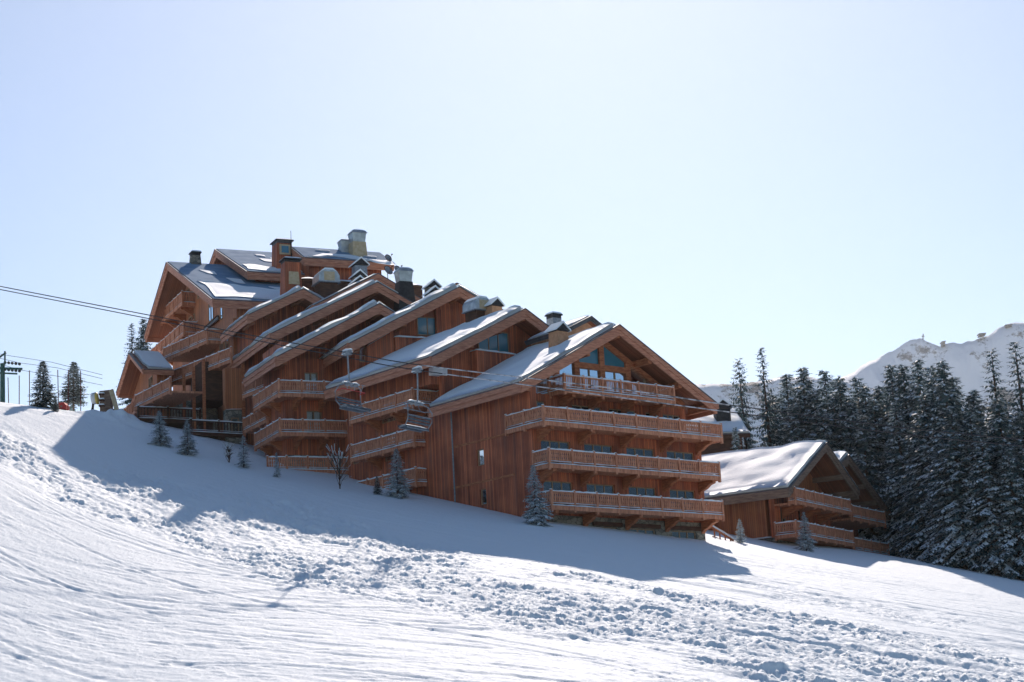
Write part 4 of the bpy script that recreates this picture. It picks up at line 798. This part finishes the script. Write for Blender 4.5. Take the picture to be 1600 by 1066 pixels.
# small chalet at the left end of the hotel
F6 = Fr(atY(224, 600, 158), 66); sc = thing('small_chalet', 'small gabled chalet with a snowy roof below the tall gable of the hotel', 'chalet', F6.W(3, 5, 28))
ax_, az_ = F6.ona(203.6, 552, -1.0); lx, lz = F6.ona(184, 614, -1.0); rx, rz2 = F6.ona(224, 577, -1.0)
gable_roof_a(sc, F6, ax_, ax_-rx, min(8, lx-ax_), az_, rz2, az_-(az_-lz)*min(1, 8/(lx-ax_)), -1.0, 1.5, seed=111, snow=.3, fas=.45)
wall_gable_a(sc, F6, .3, 1.45, rx+.8, ax_+6.5, 24, ax_, az_, (az_-rz2)/(ax_-rx), (az_-lz)/(lx-ax_), 'cladding_warm')
window(sc, F6, .3, ax_-2.6, ax_-1.2, az_-3.6, az_-2.4, 2, plane='a', inset=-.06, curtain=False, backing=False)
balcony(sc, xy(F6, (-.8, rx-.5), (-.8, ax_+4)), xy(F6, (.3, rx-.5), (.3, ax_+4)), az_-4.2, 2, plain=True, snow=False)
# snow-covered house beyond the eave of the front wing
F7 = Fr(atY(1060, 676, 172), 84); fh = thing('distant_house', 'snow covered house roof with a dark boxed chimney seen beyond the front gable', 'house', F7.W(4, 4, 18))
zE = atY(1120, 678, 172)[2]; zR = atY(1120, 640, 178)[2]
gable_roof_a(fh, F7, 6, 6, 6, zR, zE, zE, -1, 6.6, seed=121, snow=.4, inset=.1, fas=.4, fm='dark_timber'); wall_gable_a(fh, F7, 0, 6, .8, 11, 10, 6, zR, (zR-zE)/6, (zR-zE)/6, 'dark_timber')
hutP = atY(1129, 659, 175); chimney(fh, hutP, 1.35, 1.3, 1.15, 1.0, 'black_metal', style='gable', fr=F7)

# ------------------------------------------------------------------ spruces
def spruce_meshes(seed, H, Rad, nb=240, droop=.45, snow=.45, bare=.06, spray=.5, kite=.17, needle='needles', power=.85, hang=True):
    """trunk, needles and snow of one spruce, base at the origin; real size"""
    r = np.random.RandomState(seed); NV = []; SV = []; TR = MB()
    lean = r.uniform(-.012, .012, 2)
    TR.tube([(lean[0]*H*t, lean[1]*H*t, H*t*.985-.4*(t == 0)) for t in (0, .25, .5, .75, 1)], [.017*H*(1-t)+.012*H**.5*.3 for t in (0, .25, .5, .75, 1)], 7)
    UP = np.array([0, 0, 1.])
    for i in range(nb):
        h = bare+(1-bare)*((i+r.rand())/nb)**.92
        if h > .995: continue
        L = Rad*((1-h)**power)*r.uniform(.62, 1.18)*(1 if h > bare+.08 else r.uniform(.4, 1)) + .012*H
        if r.rand() < .06: L *= r.uniform(.3, .6)
        az = i*2.39996+r.uniform(-.5, .5); d = np.array([math.cos(az), math.sin(az), 0]); sd_ = np.array([-d[1], d[0], 0])
        rise = .35*h-.10; dr = droop*(1.1-.75*h)*r.uniform(.7, 1.3)
        base = np.array([lean[0]*H*h, lean[1]*H*h, H*h]); n = max(3, int(L/(spray*.42)))
        pts = [base+d*L*t+UP*L*(rise*t-dr*t**1.6+.20*dr*max(0, t-.7)/.3) for t in np.linspace(0, 1, n+1)]
        if L > .5 and i % 2 == 0: TR.tube([pts[0], pts[n//2], pts[-1]], [.012*L+.012, .008*L+.008, .005], 3)
        sn = r.rand() < .72; load = snow*r.uniform(.5, 1.6)
        for k in range(1, n+1):
            p = pts[k]; t = k/n; w = spray*(.55+.6*math.sin(math.pi*min(1, t*.9+.12)))*r.uniform(.7, 1.2)*min(1, .35+L/1.6)
            tang = pts[k]-pts[k-1]; tang /= np.linalg.norm(tang)
            for s_ in (-1, 1):
                v = tang*r.uniform(.45, .9)+sd_*s_*r.uniform(.5, 1.0)-UP*r.uniform(*((.25, .9) if hang else (.12, .5))); v /= np.linalg.norm(v); e = p+v*w
                x = np.cross(v, UP); x /= np.linalg.norm(x)+1e-6; x = x*kite*w*1.1+UP*r.uniform(-.04, .04)*w; m_ = p+v*w*.5
                NV += [p, m_+x, e, m_-x]
                if sn and r.rand() < load: o = UP*(.03+.02*r.rand())*(w/.5)**.5; c = .95; SV += [p+o, m_+x*c+o, p+(e-p)*.9+o, m_-x*c+o]
            if hang:
                v = -UP*r.uniform(.6, 1)+tang*r.uniform(0, .4)+sd_*r.uniform(-.3, .3); v /= np.linalg.norm(v); e = p+v*w*.8; x = np.cross(v, d)*kite*w*1.1; m_ = p+v*w*.4; NV += [p, m_+x, e, m_-x]
                if sn and r.rand() < snow*.3: o = -d*.02+d*.0; SV += [p+d*.03, m_+x*.6+d*.03, p+(e-p)*.8+d*.03, m_-x*.6+d*.03]
        e = pts[-1]+d*spray*.5-UP*.08*spray; x = sd_*kite*spray*.6; m_ = (pts[-1]+e)/2; NV += [pts[-1], m_+x, e, m_-x]
        if sn and r.rand() < snow*1.3:      # a ridge of snow lying along the bough
            for k in range(max(1, n//4), n): o = UP*.05; x = sd_*spray*.16*r.uniform(.5, 1.3); SV += [pts[k]+o-x, pts[k]+o+x, pts[k+1]+o+x*.8, pts[k+1]+o-x*.8]
    def q(V, nm, m_):
        V = np.array(V); me = bpy.data.meshes.new(nm); nq = len(V)//4; me.vertices.add(len(V)); me.vertices.foreach_set('co', V.ravel()); F = np.arange(len(V), dtype=np.int32)
        me.loops.add(len(V)); me.loops.foreach_set('vertex_index', F); me.polygons.add(nq); me.polygons.foreach_set('loop_start', np.arange(0, len(V), 4, dtype=np.int32)); me.polygons.foreach_set('loop_total', np.full(nq, 4, np.int32)); me.update(calc_edges=True); me.materials.append(MATS[m_]); return me
    return mesh_from('trunk', TR, 'bark'), q(NV, 'crown', needle), q(SV, 'branch_snow', 'snow'), H
KINDS = [spruce_meshes(1, 17, 3.1, 250, .80, .8, spray=.66, kite=.2), spruce_meshes(2, 17, 2.7, 230, .95, .9, spray=.62, kite=.2), spruce_meshes(3, 17, 3.6, 250, .75, .75, spray=.7, kite=.19, power=.8), spruce_meshes(4, 17, 2.5, 215, .85, .85, spray=.6, kite=.2, power=.8),
         spruce_meshes(5, 17, 1.75, 190, .5, .34, .12, power=.55), spruce_meshes(6, 17, 2.5, 200, .4, .22, .05, power=.9)]
SMALL = [spruce_meshes(11, 3.2, 1.05, 150, .28, .95, .04, .34, .24, 'needles_frost', hang=False), spruce_meshes(12, 3.2, .9, 130, .25, 1., .04, .33, .26, 'needles_frost', hang=False), spruce_meshes(13, 3.2, 1.0, 210, .22, .35, .03, .36, .24, 'needles_small', hang=False)]
def plant(kind, P, H, label, group, name='spruce', rz=0., wide=1.):
    tm, cm, sm_, H0 = kind; k = H/H0
    o = thing(name, label, 'tree', P, group, rz); o.scale = (k*wide, k*wide, k)
    link('trunk', tm, o); c = link('crown', cm, o, 'stuff'); link('branch_snow', sm_, c, 'stuff'); return o
rt = random.Random(8)
def tall(x, ytop, Y, kind, label, group, wide=1., name='spruce'):
    T = atY(x, ytop, Y); g = gz(T[0], Y); H = T[2]-g
    return plant(KINDS[kind], (T[0], Y, g-.15), H, label, group, name, rt.uniform(0, 6.28), wide*(17/max(H, 12))**.35)
GF = 'spruces of the forest past the chalet'
front = [(1386, 566, 172, 1), (1410, 566, 168, 0), (1430, 556, 166, 3), (1458, 567, 160, 1), (1473, 560, 156, 0), (1489, 583, 163, 3), (1519, 606, 158, 2), (1546, 541, 160, 5), (1588, 530, 156, 5), (1625, 545, 158, 0), (1660, 560, 162, 2),
         (1402, 625, 166, 3), (1446, 612, 158, 2), (1484, 632, 151.5, 0), (1512, 640, 151, 1), (1560, 618, 151, 2), (1596, 640, 150, 0), (1634, 630, 150, 1), (1535, 668, 149, 3), (1424, 660, 162, 1), (1575, 690, 148.5, 2), (1462, 690, 153, 3)]
for x, y, Y, k in front: tall(x, y, Y, k, 'tall open-crowned spruce standing above the dark forest past the chalet' if k == 5 else 'tall dark spruce with frosted drooping boughs in the forest past the twin chalet', GF, 1.36)
GB = 'spruces rising behind the twin chalet'
behind = [(1229, 579, 182, 3), (1253, 571, 178, 1), (1272, 606, 176, 2), (1290, 575, 184, 3), (1301, 612, 175, 0), (1314, 584, 180, 1), (1326, 618, 174, 2), (1338, 586, 182, 3), (1350, 598, 176, 1), (1362, 622, 172, 0), (1372, 600, 178, 2), (1212, 612, 186, 3), (1242, 628, 176, 0), (1283, 640, 173, 1), (1345, 646, 170, 2)]
for x, y, Y, k in behind: tall(x, y, Y, k, 'snow-dusted spruce in the row rising behind the twin chalet roof', GB, 1.45)
tall(1192, 539, 180, 5, 'tallest open-branched spruce standing clear of the row behind the chalet', None, 1.1)
tall(1156, 556, 184, 4, 'thin sparse spruce beside the distant snowy house', None, 1.0)
tall(1146, 664, 166, 3, 'short dark spruce below the distant snowy house', None, .9)
tall(208, 502, 176, 5, 'frosted pine with level boughs behind the small chalet', None, 1.1, 'pine'); tall(223, 495, 180, 0, 'snowy pine half hidden behind the tall orange gable', None, 1.0, 'pine')
def small(x, ytop, ybase, kind, label, wide=1., Yd=None):
    P = on_ground(x, ybase)
    if Yd is not None and P[1] > Yd: P = atY(x, ybase, Yd); P[2] = gz(P[0], P[1])
    T = atY(x, ytop, P[1]); return plant(SMALL[kind], (P[0], P[1], P[2]-.08), max(.8, T[2]-P[2]), label, None, 'young_spruce', rt.uniform(0, 6.28), wide)
small(67, 563, 637, 2, 'slimmer of the two young spruces standing among the marker poles', 1.1); small(115, 565, 632, 2, 'full young spruce beside the snow gun', 1.25); small(86, 618, 643, 2, 'knee-high dark sapling at the foot of the two young spruces', 1.1)
small(250, 640, 696, 0, 'snow-laden young spruce under the upper terrace', 1.05, 142); small(293, 655, 710, 0, 'bushy snow-laden young spruce under the lower terrace', 1.05, 139.5); small(381, 679, 728, 1, 'young spruce with thick snow pads between the dark terrace and the carved balconies', .95, 134.5)
small(433, 705, 747, 1, 'thin snowy sapling before the lowest balcony of the upper wings', .7, 133.5); small(590, 742, 770, 2, 'tiny dark spruce beside a larger snowy one', .9, 127); small(622, 699, 774, 0, 'snowy young spruce before the second wing balconies', .95, 126.3)
small(838, 724, 808, 0, 'frosted spruce at the corner of the front wing', .85, 118); small(1158, 809, 849, 1, 'small frosted spruce beside the snowy steps', 1.05, 138); small(1260, 798, 859, 0, 'frosted young spruce before the twin chalet balcony', .9, 143); small(1467, 845, 881, 2, 'little spruce standing alone before the dark forest', 1.)
def shrub(x, ytop, ybase, Yd, label, seed):
    P = atY(x, ybase, Yd); P[2] = gz(P[0], P[1]); H = atY(x, ytop, Yd)[2]-P[2]; r = random.Random(seed); t = thing('bare_shrub', label, 'shrub', P); br = MB(); sn = MB()
    for i in range(26):
        a = r.uniform(0, 6.28); h0 = r.uniform(0, .55)*H; l = r.uniform(.25, .6)*H; e = P+np.array([math.cos(a)*l*.45, math.sin(a)*l*.45, h0+l*.8]); s_ = P+Z3*h0; m_ = (s_+e)/2+np.array([r.uniform(-.1, .1), r.uniform(-.1, .1), .05])
        br.tube([s_, m_, e], [.025, .016, .007], 4)
        for k in range(3): f = e+np.array([r.uniform(-.35, .35), r.uniform(-.35, .35), r.uniform(-.1, .4)]); br.tube([m_, f], [.01, .004], 3); (r.random() < .6) and sn.snowstrip((m_+f)/2, f, .05, .03, .3, r)
    br.tube([P-Z3*.2, P+Z3*H*.6, P+Z3*H], [.05, .03, .008], 5); part('stems', br, 'bark', t); part('twig_snow', sn, 'snow', t, True)
shrub(531, 684, 760, 128.5, 'leafless frosted shrub between the second wing and its neighbour', 3); shrub(358, 690, 714, 136, 'low leafless snowy shrub beside the dark terrace base', 5)

# ------------------------------------------------------------------ chairlift in front of the hotel
LD = np.array([1., -.62, 0]); LD /= np.linalg.norm(LD); LN = np.array([-LD[1], LD[0], 0])
def rope_pts(px, P0): return [atplane(x, y, P0, LN) for x, y in px]
def spline(pts, n=6):
    out = []; P = [2*pts[0]-pts[1]]+list(pts)+[2*pts[-1]-pts[-2]]
    for i in range(1, len(P)-2):
        for k in range(n):
            t = k/n; a, b, c, d = P[i-1:i+3]; out.append(.5*((2*b)+(-a+c)*t+(2*a-5*b+4*c-d)*t*t+(-a+3*b-3*c+d)*t**3))
    return out+[pts[-1]]
G1 = atY(543, 551, 110); G2 = atY(652, 578.5, 110.5)
ropeA = spline(rope_pts([(-260, 395), (0, 447.5), (225, 491), (400, 525.5), (543, 551), (660, 571), (960, 607), (1140, 633), (1400, 667), (1600, 687), (1850, 706)], G1))
ropeB = spline(rope_pts([(-260, 402), (0, 452.5), (225, 496.5), (400, 532), (543, 559), (652, 578.5), (960, 620), (1140, 644), (1400, 677), (1600, 697), (1850, 716)], G2))
def rope(pts, label):
    t = thing('haul_rope', label, 'cable', pts[len(pts)//2]); i0 = next(i for i, p in enumerate(pts) if p[0]/p[1] > -.05); i1 = next(i for i, p in enumerate(pts) if p[0]/p[1] > .112)
    part('bare_rope', MB().tube(pts[:i0+1], .032, 5), 'rope_dark', t); part('frosted_rope', MB().tube(pts[i0:i1+1], .034, 5), 'rope_frost', t); part('bare_rope', MB().tube(pts[i1:], .03, 5), 'rope_dark', t)
rope(ropeA, 'upper of the two haul ropes crossing before the hotel'); rope(ropeB, 'lower of the two haul ropes crossing before the hotel')
def chair(G, face, label, px_scale=1.):
    t = thing('lift_chair', label, 'lift chair', G-Z3*3.9, 'empty chairs hanging from the lift ropes'); D = LD*face; W = LN; z = Z3
    hr = [G-z*.05, G-z*1.0+D*.02, G-z*1.75+D*.06, G-z*1.98+D*.18]
    part('grip', MB().beam(G-LD*.28+z*.10, G+LD*.28+z*.10, .18, .26).tube([G-LD*.2-W*.14, G-LD*.2+W*.14], .10, 10).tube([G+LD*.2-W*.14, G+LD*.2+W*.14], .10, 10), 'galvanised', t)
    part('grip_snow', MB().snowstrip(G-LD*.3+z*.12, G+LD*.3+z*.12,   .22, .12, .15).snowstrip(G-LD*.34-z*.1-W*.1, G-LD*.1-z*.1-W*.1, .12, .1, .1), 'snow', t, True)
    part('hanger', MB().tube(hr, [.05, .048, .046, .05], 8), 'galvanised', t)
    Y0 = hr[-1]; hw = 1.12
    part('yoke', MB().tube([Y0-W*hw*.55, Y0, Y0+W*hw*.55], .07, 7).tube([Y0-W*.25-D*.2, Y0-W*.25+D*.25], .09, 6).tube([Y0+W*.25-D*.2, Y0+W*.25+D*.25], .09, 6), 'galvanised', t)
    part('yoke_snow', MB().snowstrip(Y0-W*.75+z*.06, Y0+W*.75+z*.06, .22, .12, .2), 'snow', t, True)
    for s_ in (-1, 1):
        A_ = Y0+W*s_*hw*.55; part('side_hoop', MB().tube([A_, A_+W*s_*.42-z*.12-D*.1, A_+W*s_*.62-z*.5-D*.26, A_+W*s_*.60-z*1.05-D*.22, A_+W*s_*.52-z*1.42+D*.05, A_+W*s_*.5-z*1.45+D*.45], .034, 7), 'galvanised', t)
    S0 = Y0-z*1.38
    part('seat', MB().prism([S0-W*hw+D*.55+z*.02, S0-W*hw-D*.05-z*.03, S0-W*hw-D*.06-z*.13, S0-W*hw+D*.52-z*.10, S0-W*hw+D*.60-z*.05], W*2*hw), 'seat_pad', t)
    part('seat_snow', MB().snowstrip(S0-W*hw*.96+D*.25, S0+W*hw*.96+D*.25, .5, .08, .3), 'snow', t, True)
    for k in range(3): bz = .14+.17*k; part('back_slat', MB().prism([S0-W*hw-D*(.10+.05*k)+z*bz, S0-W*hw-D*(.06+.05*k)+z*bz, S0-W*hw-D*(.09+.05*k)+z*(bz+.10), S0-W*hw-D*(.13+.05*k)+z*(bz+.10)], W*2*hw), 'seat_pad', t)
    part('under_frame', MB().tube([S0-W*hw+D*.5-z*.14, S0+W*hw+D*.5-z*.14], .03).tube([S0-W*hw-D*.05-z*.15, S0+W*hw-D*.05-z*.15], .03).tube([S0-W*hw-D*.22+z*.57, S0+W*hw-D*.22+z*.57], .03), 'galvanised', t)
    up = Y0-z*.42-D*.05; part('safety_bar', MB().tube([up-W*hw*.95-D*.2, up-W*hw*.95+D*.25+z*.05, up+W*hw*.95+D*.25+z*.05, up+W*hw*.95-D*.2], .028, 6), 'red_fabric' if face > 0 else 'galvanised', t)
    for k in (-.62, 0, .62): fx = up+W*hw*k+D*.25+z*.05; part('foot_rest', MB().tube([fx, fx+D*.16+z*.38], .02, 5).tube([fx+D*.16+z*.38-W*.16, fx+D*.16+z*.38+W*.16], .022, 5), 'galvanised', t)
chair(G1, 1, 'empty lift chair with snow-heaped grip and a red safety bar'); chair(G2, -1, 'empty lift chair turned away, on the lower rope before the balconies')

# ------------------------------------------------------------------ things on the crest at the left
tw = thing('lift_tower', 'dark green lift tower with sheave trains beyond the snowy crest', 'lift tower', atY(4, 640, 190)); TP = lambda x, y: atY(x, y, 190)
part('mast', MB().tube([TP(4, 700), TP(4, 568)], [.30, .24], 12), 'green_paint', tw); part('gantry', MB().beam(TP(-26, 575), TP(9, 550), .16, .16).beam(TP(8, 549), TP(8, 570), .14, .14, (0, 1, 0)), 'green_paint', tw)
part('cross_arm', MB().beam(TP(-22, 573.5), TP(35, 575), .18, .20).beam(TP(-22, 581), TP(27, 583), .16, .16), 'green_paint', tw)
for y0 in (566.5, 577.5):
    for k in range(5): c = TP(8+k*5.6, y0+k*.6); part('sheave', MB().tube([c-np.array([0, .07, 0]), c+np.array([0, .07, 0])], .15, 12), 'black_metal', tw)
for i, pts in enumerate(([(-30, 548), (15, 556), (80, 566), (160, 586)], [(-30, 553), (30, 567), (90, 575), (160, 592)], [(-30, 560), (30, 578), (90, 588), (160, 602)])):
    solid('lift_cable', MB().tube([atY(x, y, 190) for x, y in pts], .022, 4), 'rope_dark', ('uppermost', 'middle', 'lowest')[i]+' thin cable running from the green lift tower behind the young spruces', 'cable')
def pole(x, yt, yb, lab, Y=149):
    B = atY(x, yb, Y); B[2] = gz(B[0], B[1])-.1; T = atY(x+rt.uniform(-1.5, 1.5), yt, Y); solid('marker_pole', MB().tube([B, T], .035, 6), 'pole_red', lab, 'pole', 'piste marker poles along the crest')
for x, yt, yb in ((13.5, 590, 629), (30, 587, 624), (46, 579, 618), (91.5, 578, 612), (106, 578, 612), (126, 579, 612)): pole(x, yt, yb, 'thin dark red piste marker pole on the crest by the young spruces')
rs = thing('red_tarp', 'low dark red covered sled on the crest between the young spruces', 'sled', atY(93, 613, 151)); RP = lambda x, y, Y=151: atY(x, y, Y)
part('cover', MB().prism([RP(84, 612), RP(86, 607), RP(93, 602), RP(99, 601.5), RP(103, 606), RP(103, 612)], (0, 1.2, .1)), 'red_fabric', rs); part('runner', MB().beam(RP(83, 613.5), RP(104, 613.5), .12, .1), 'dark_timber', rs)
sg = thing('snow_gun', 'snow gun with a pale drum and yellow ring on a dark stand', 'snow gun', atY(146, 634, 147)); SP = lambda x, y, Y=147: atY(x, y, Y)
part('drum', MB().tube([SP(143, 610), SP(146, 609.5), SP(151, 608.5)], [.36, .44, .42], 14), 'white_paint', sg, True); part('ring', MB().tube([SP(150, 608.8), SP(153, 608.3)], [.47, .47], 14), 'yellow_paint', sg, True); part('stand', MB().tube([SP(143, 634), SP(145, 622), SP(146, 612)], [.14, .1, .1], 8).beam(SP(141, 632), SP(153, 632), .2, .3), 'black_metal', sg); part('drum_snow', MB().snowstrip(SP(143, 602.5), SP(151, 601), .5, .16, .2), 'snow', sg, True)
wb = thing('timber_crate', 'tall weathered timber crate with snowy shelves beside the snow gun', 'crate', atY(164, 622, 149)); WP = lambda x, y, Y=149: atY(x, y, Y)
part('frame', MB().prism([WP(155, 583), WP(172, 581), WP(173, 616), WP(156, 618)], (0, .9, .05)), 'grey_timber', wb)
for y in (588, 597, 606): part('shelf', MB().prism([WP(155, y), WP(163, y-.5), WP(163, y+1.5), WP(155, y+2)], (0, -.3, 0)), 'dark_timber', wb); part('shelf_snow', MB().prism([WP(155, y-2.2), WP(163, y-2.6), WP(163, y-.5), WP(155, y)], (0, -.28, 0)), 'snow', wb)
gw = thing('plank_chute', 'pale leaning plank with snow sliding down beside the crate', 'plank', atY(183, 632, 147.5))
part('plank', MB().beam(atY(174, 588, 148), atY(187, 634, 147), .35, .12, (0, 1, .2)), 'tan_panel', gw); part('prop', MB().tube([atY(177, 618, 148), atY(190, 632, 147)], .07, 6), 'black_metal', gw)
# ------------------------------------------------------------------ on the far ridge
def far(x, y): return atY(x, y, 2990)
sc_ = thing('summit_cross', 'tiny cross on the rounded mountain summit', 'cross', far(1442, 531)); part('upright', MB().beam(far(1442, 531), far(1442.3, 522), 1.5, 1.5, (0, 1, 0)), 'black_metal', sc_); part('arm', MB().beam(far(1440, 525), far(1444.3, 525), 1.2, 1.2), 'black_metal', sc_)
def hut(pxs, label, name):
    t = thing(name, label, 'mountain station', far(*pxs[0])); part('walls', MB().prism([far(*p) for p in pxs], (0, 14, 0)), 'black_metal', t); xs_ = [p[0] for p in pxs]; ys_ = [p[1] for p in pxs]
    part('roof', MB().prism([far(min(xs_)-1, min(ys_)+.6), far(max(xs_)+1, min(ys_)-.3), far(max(xs_)+1, min(ys_)-1.6), far(min(xs_)-1, min(ys_)-.6)], (0, 16, 0)), 'edge_metal', t)
hut([(1530.5, 525.5), (1540, 523.5), (1540, 521.5), (1530.5, 523.5)], 'small dark station building on the slope of the far ridge', 'mountain_hut'); hut([(1572, 512), (1581, 510.5), (1581, 507.8), (1572, 509.3)], 'small dark station building on top of the far ridge', 'mountain_hut')
hut([(1472.5, 541), (1477, 541), (1477, 534), (1472.5, 535)], 'squat dark lift pylon station in the saddle of the far ridge', 'ridge_station')

# ------------------------------------------------------------------ the winter air
hz = MB().box8([(x, y, z) for z in (-60, 900) for x, y in ((-9700, -160), (9700, -160), (9700, 4800), (-9700, 4800))])
hm = bpy.data.materials.new('haze'); hm.use_nodes = True; hn = hm.node_tree; hn.nodes.remove(hn.nodes['Principled BSDF'])
pv = hn.nodes.new('ShaderNodeVolumePrincipled'); pv.inputs['Color'].default_value = (.84, .93, 1, 1); pv.inputs['Density'].default_value = .00003; pv.inputs['Anisotropy'].default_value = .55
hn.links.new(pv.outputs[0], hn.nodes['Material Output'].inputs['Volume']); MATS['haze'] = hm
link('haze', mesh_from('haze', hz, 'haze'), None, 'stuff')

# settle the crest things on the snow
for o_ in (rs, sg, wb, gw):
    o_.location.z += gz(o_.location.x, o_.location.y)-o_.location.z
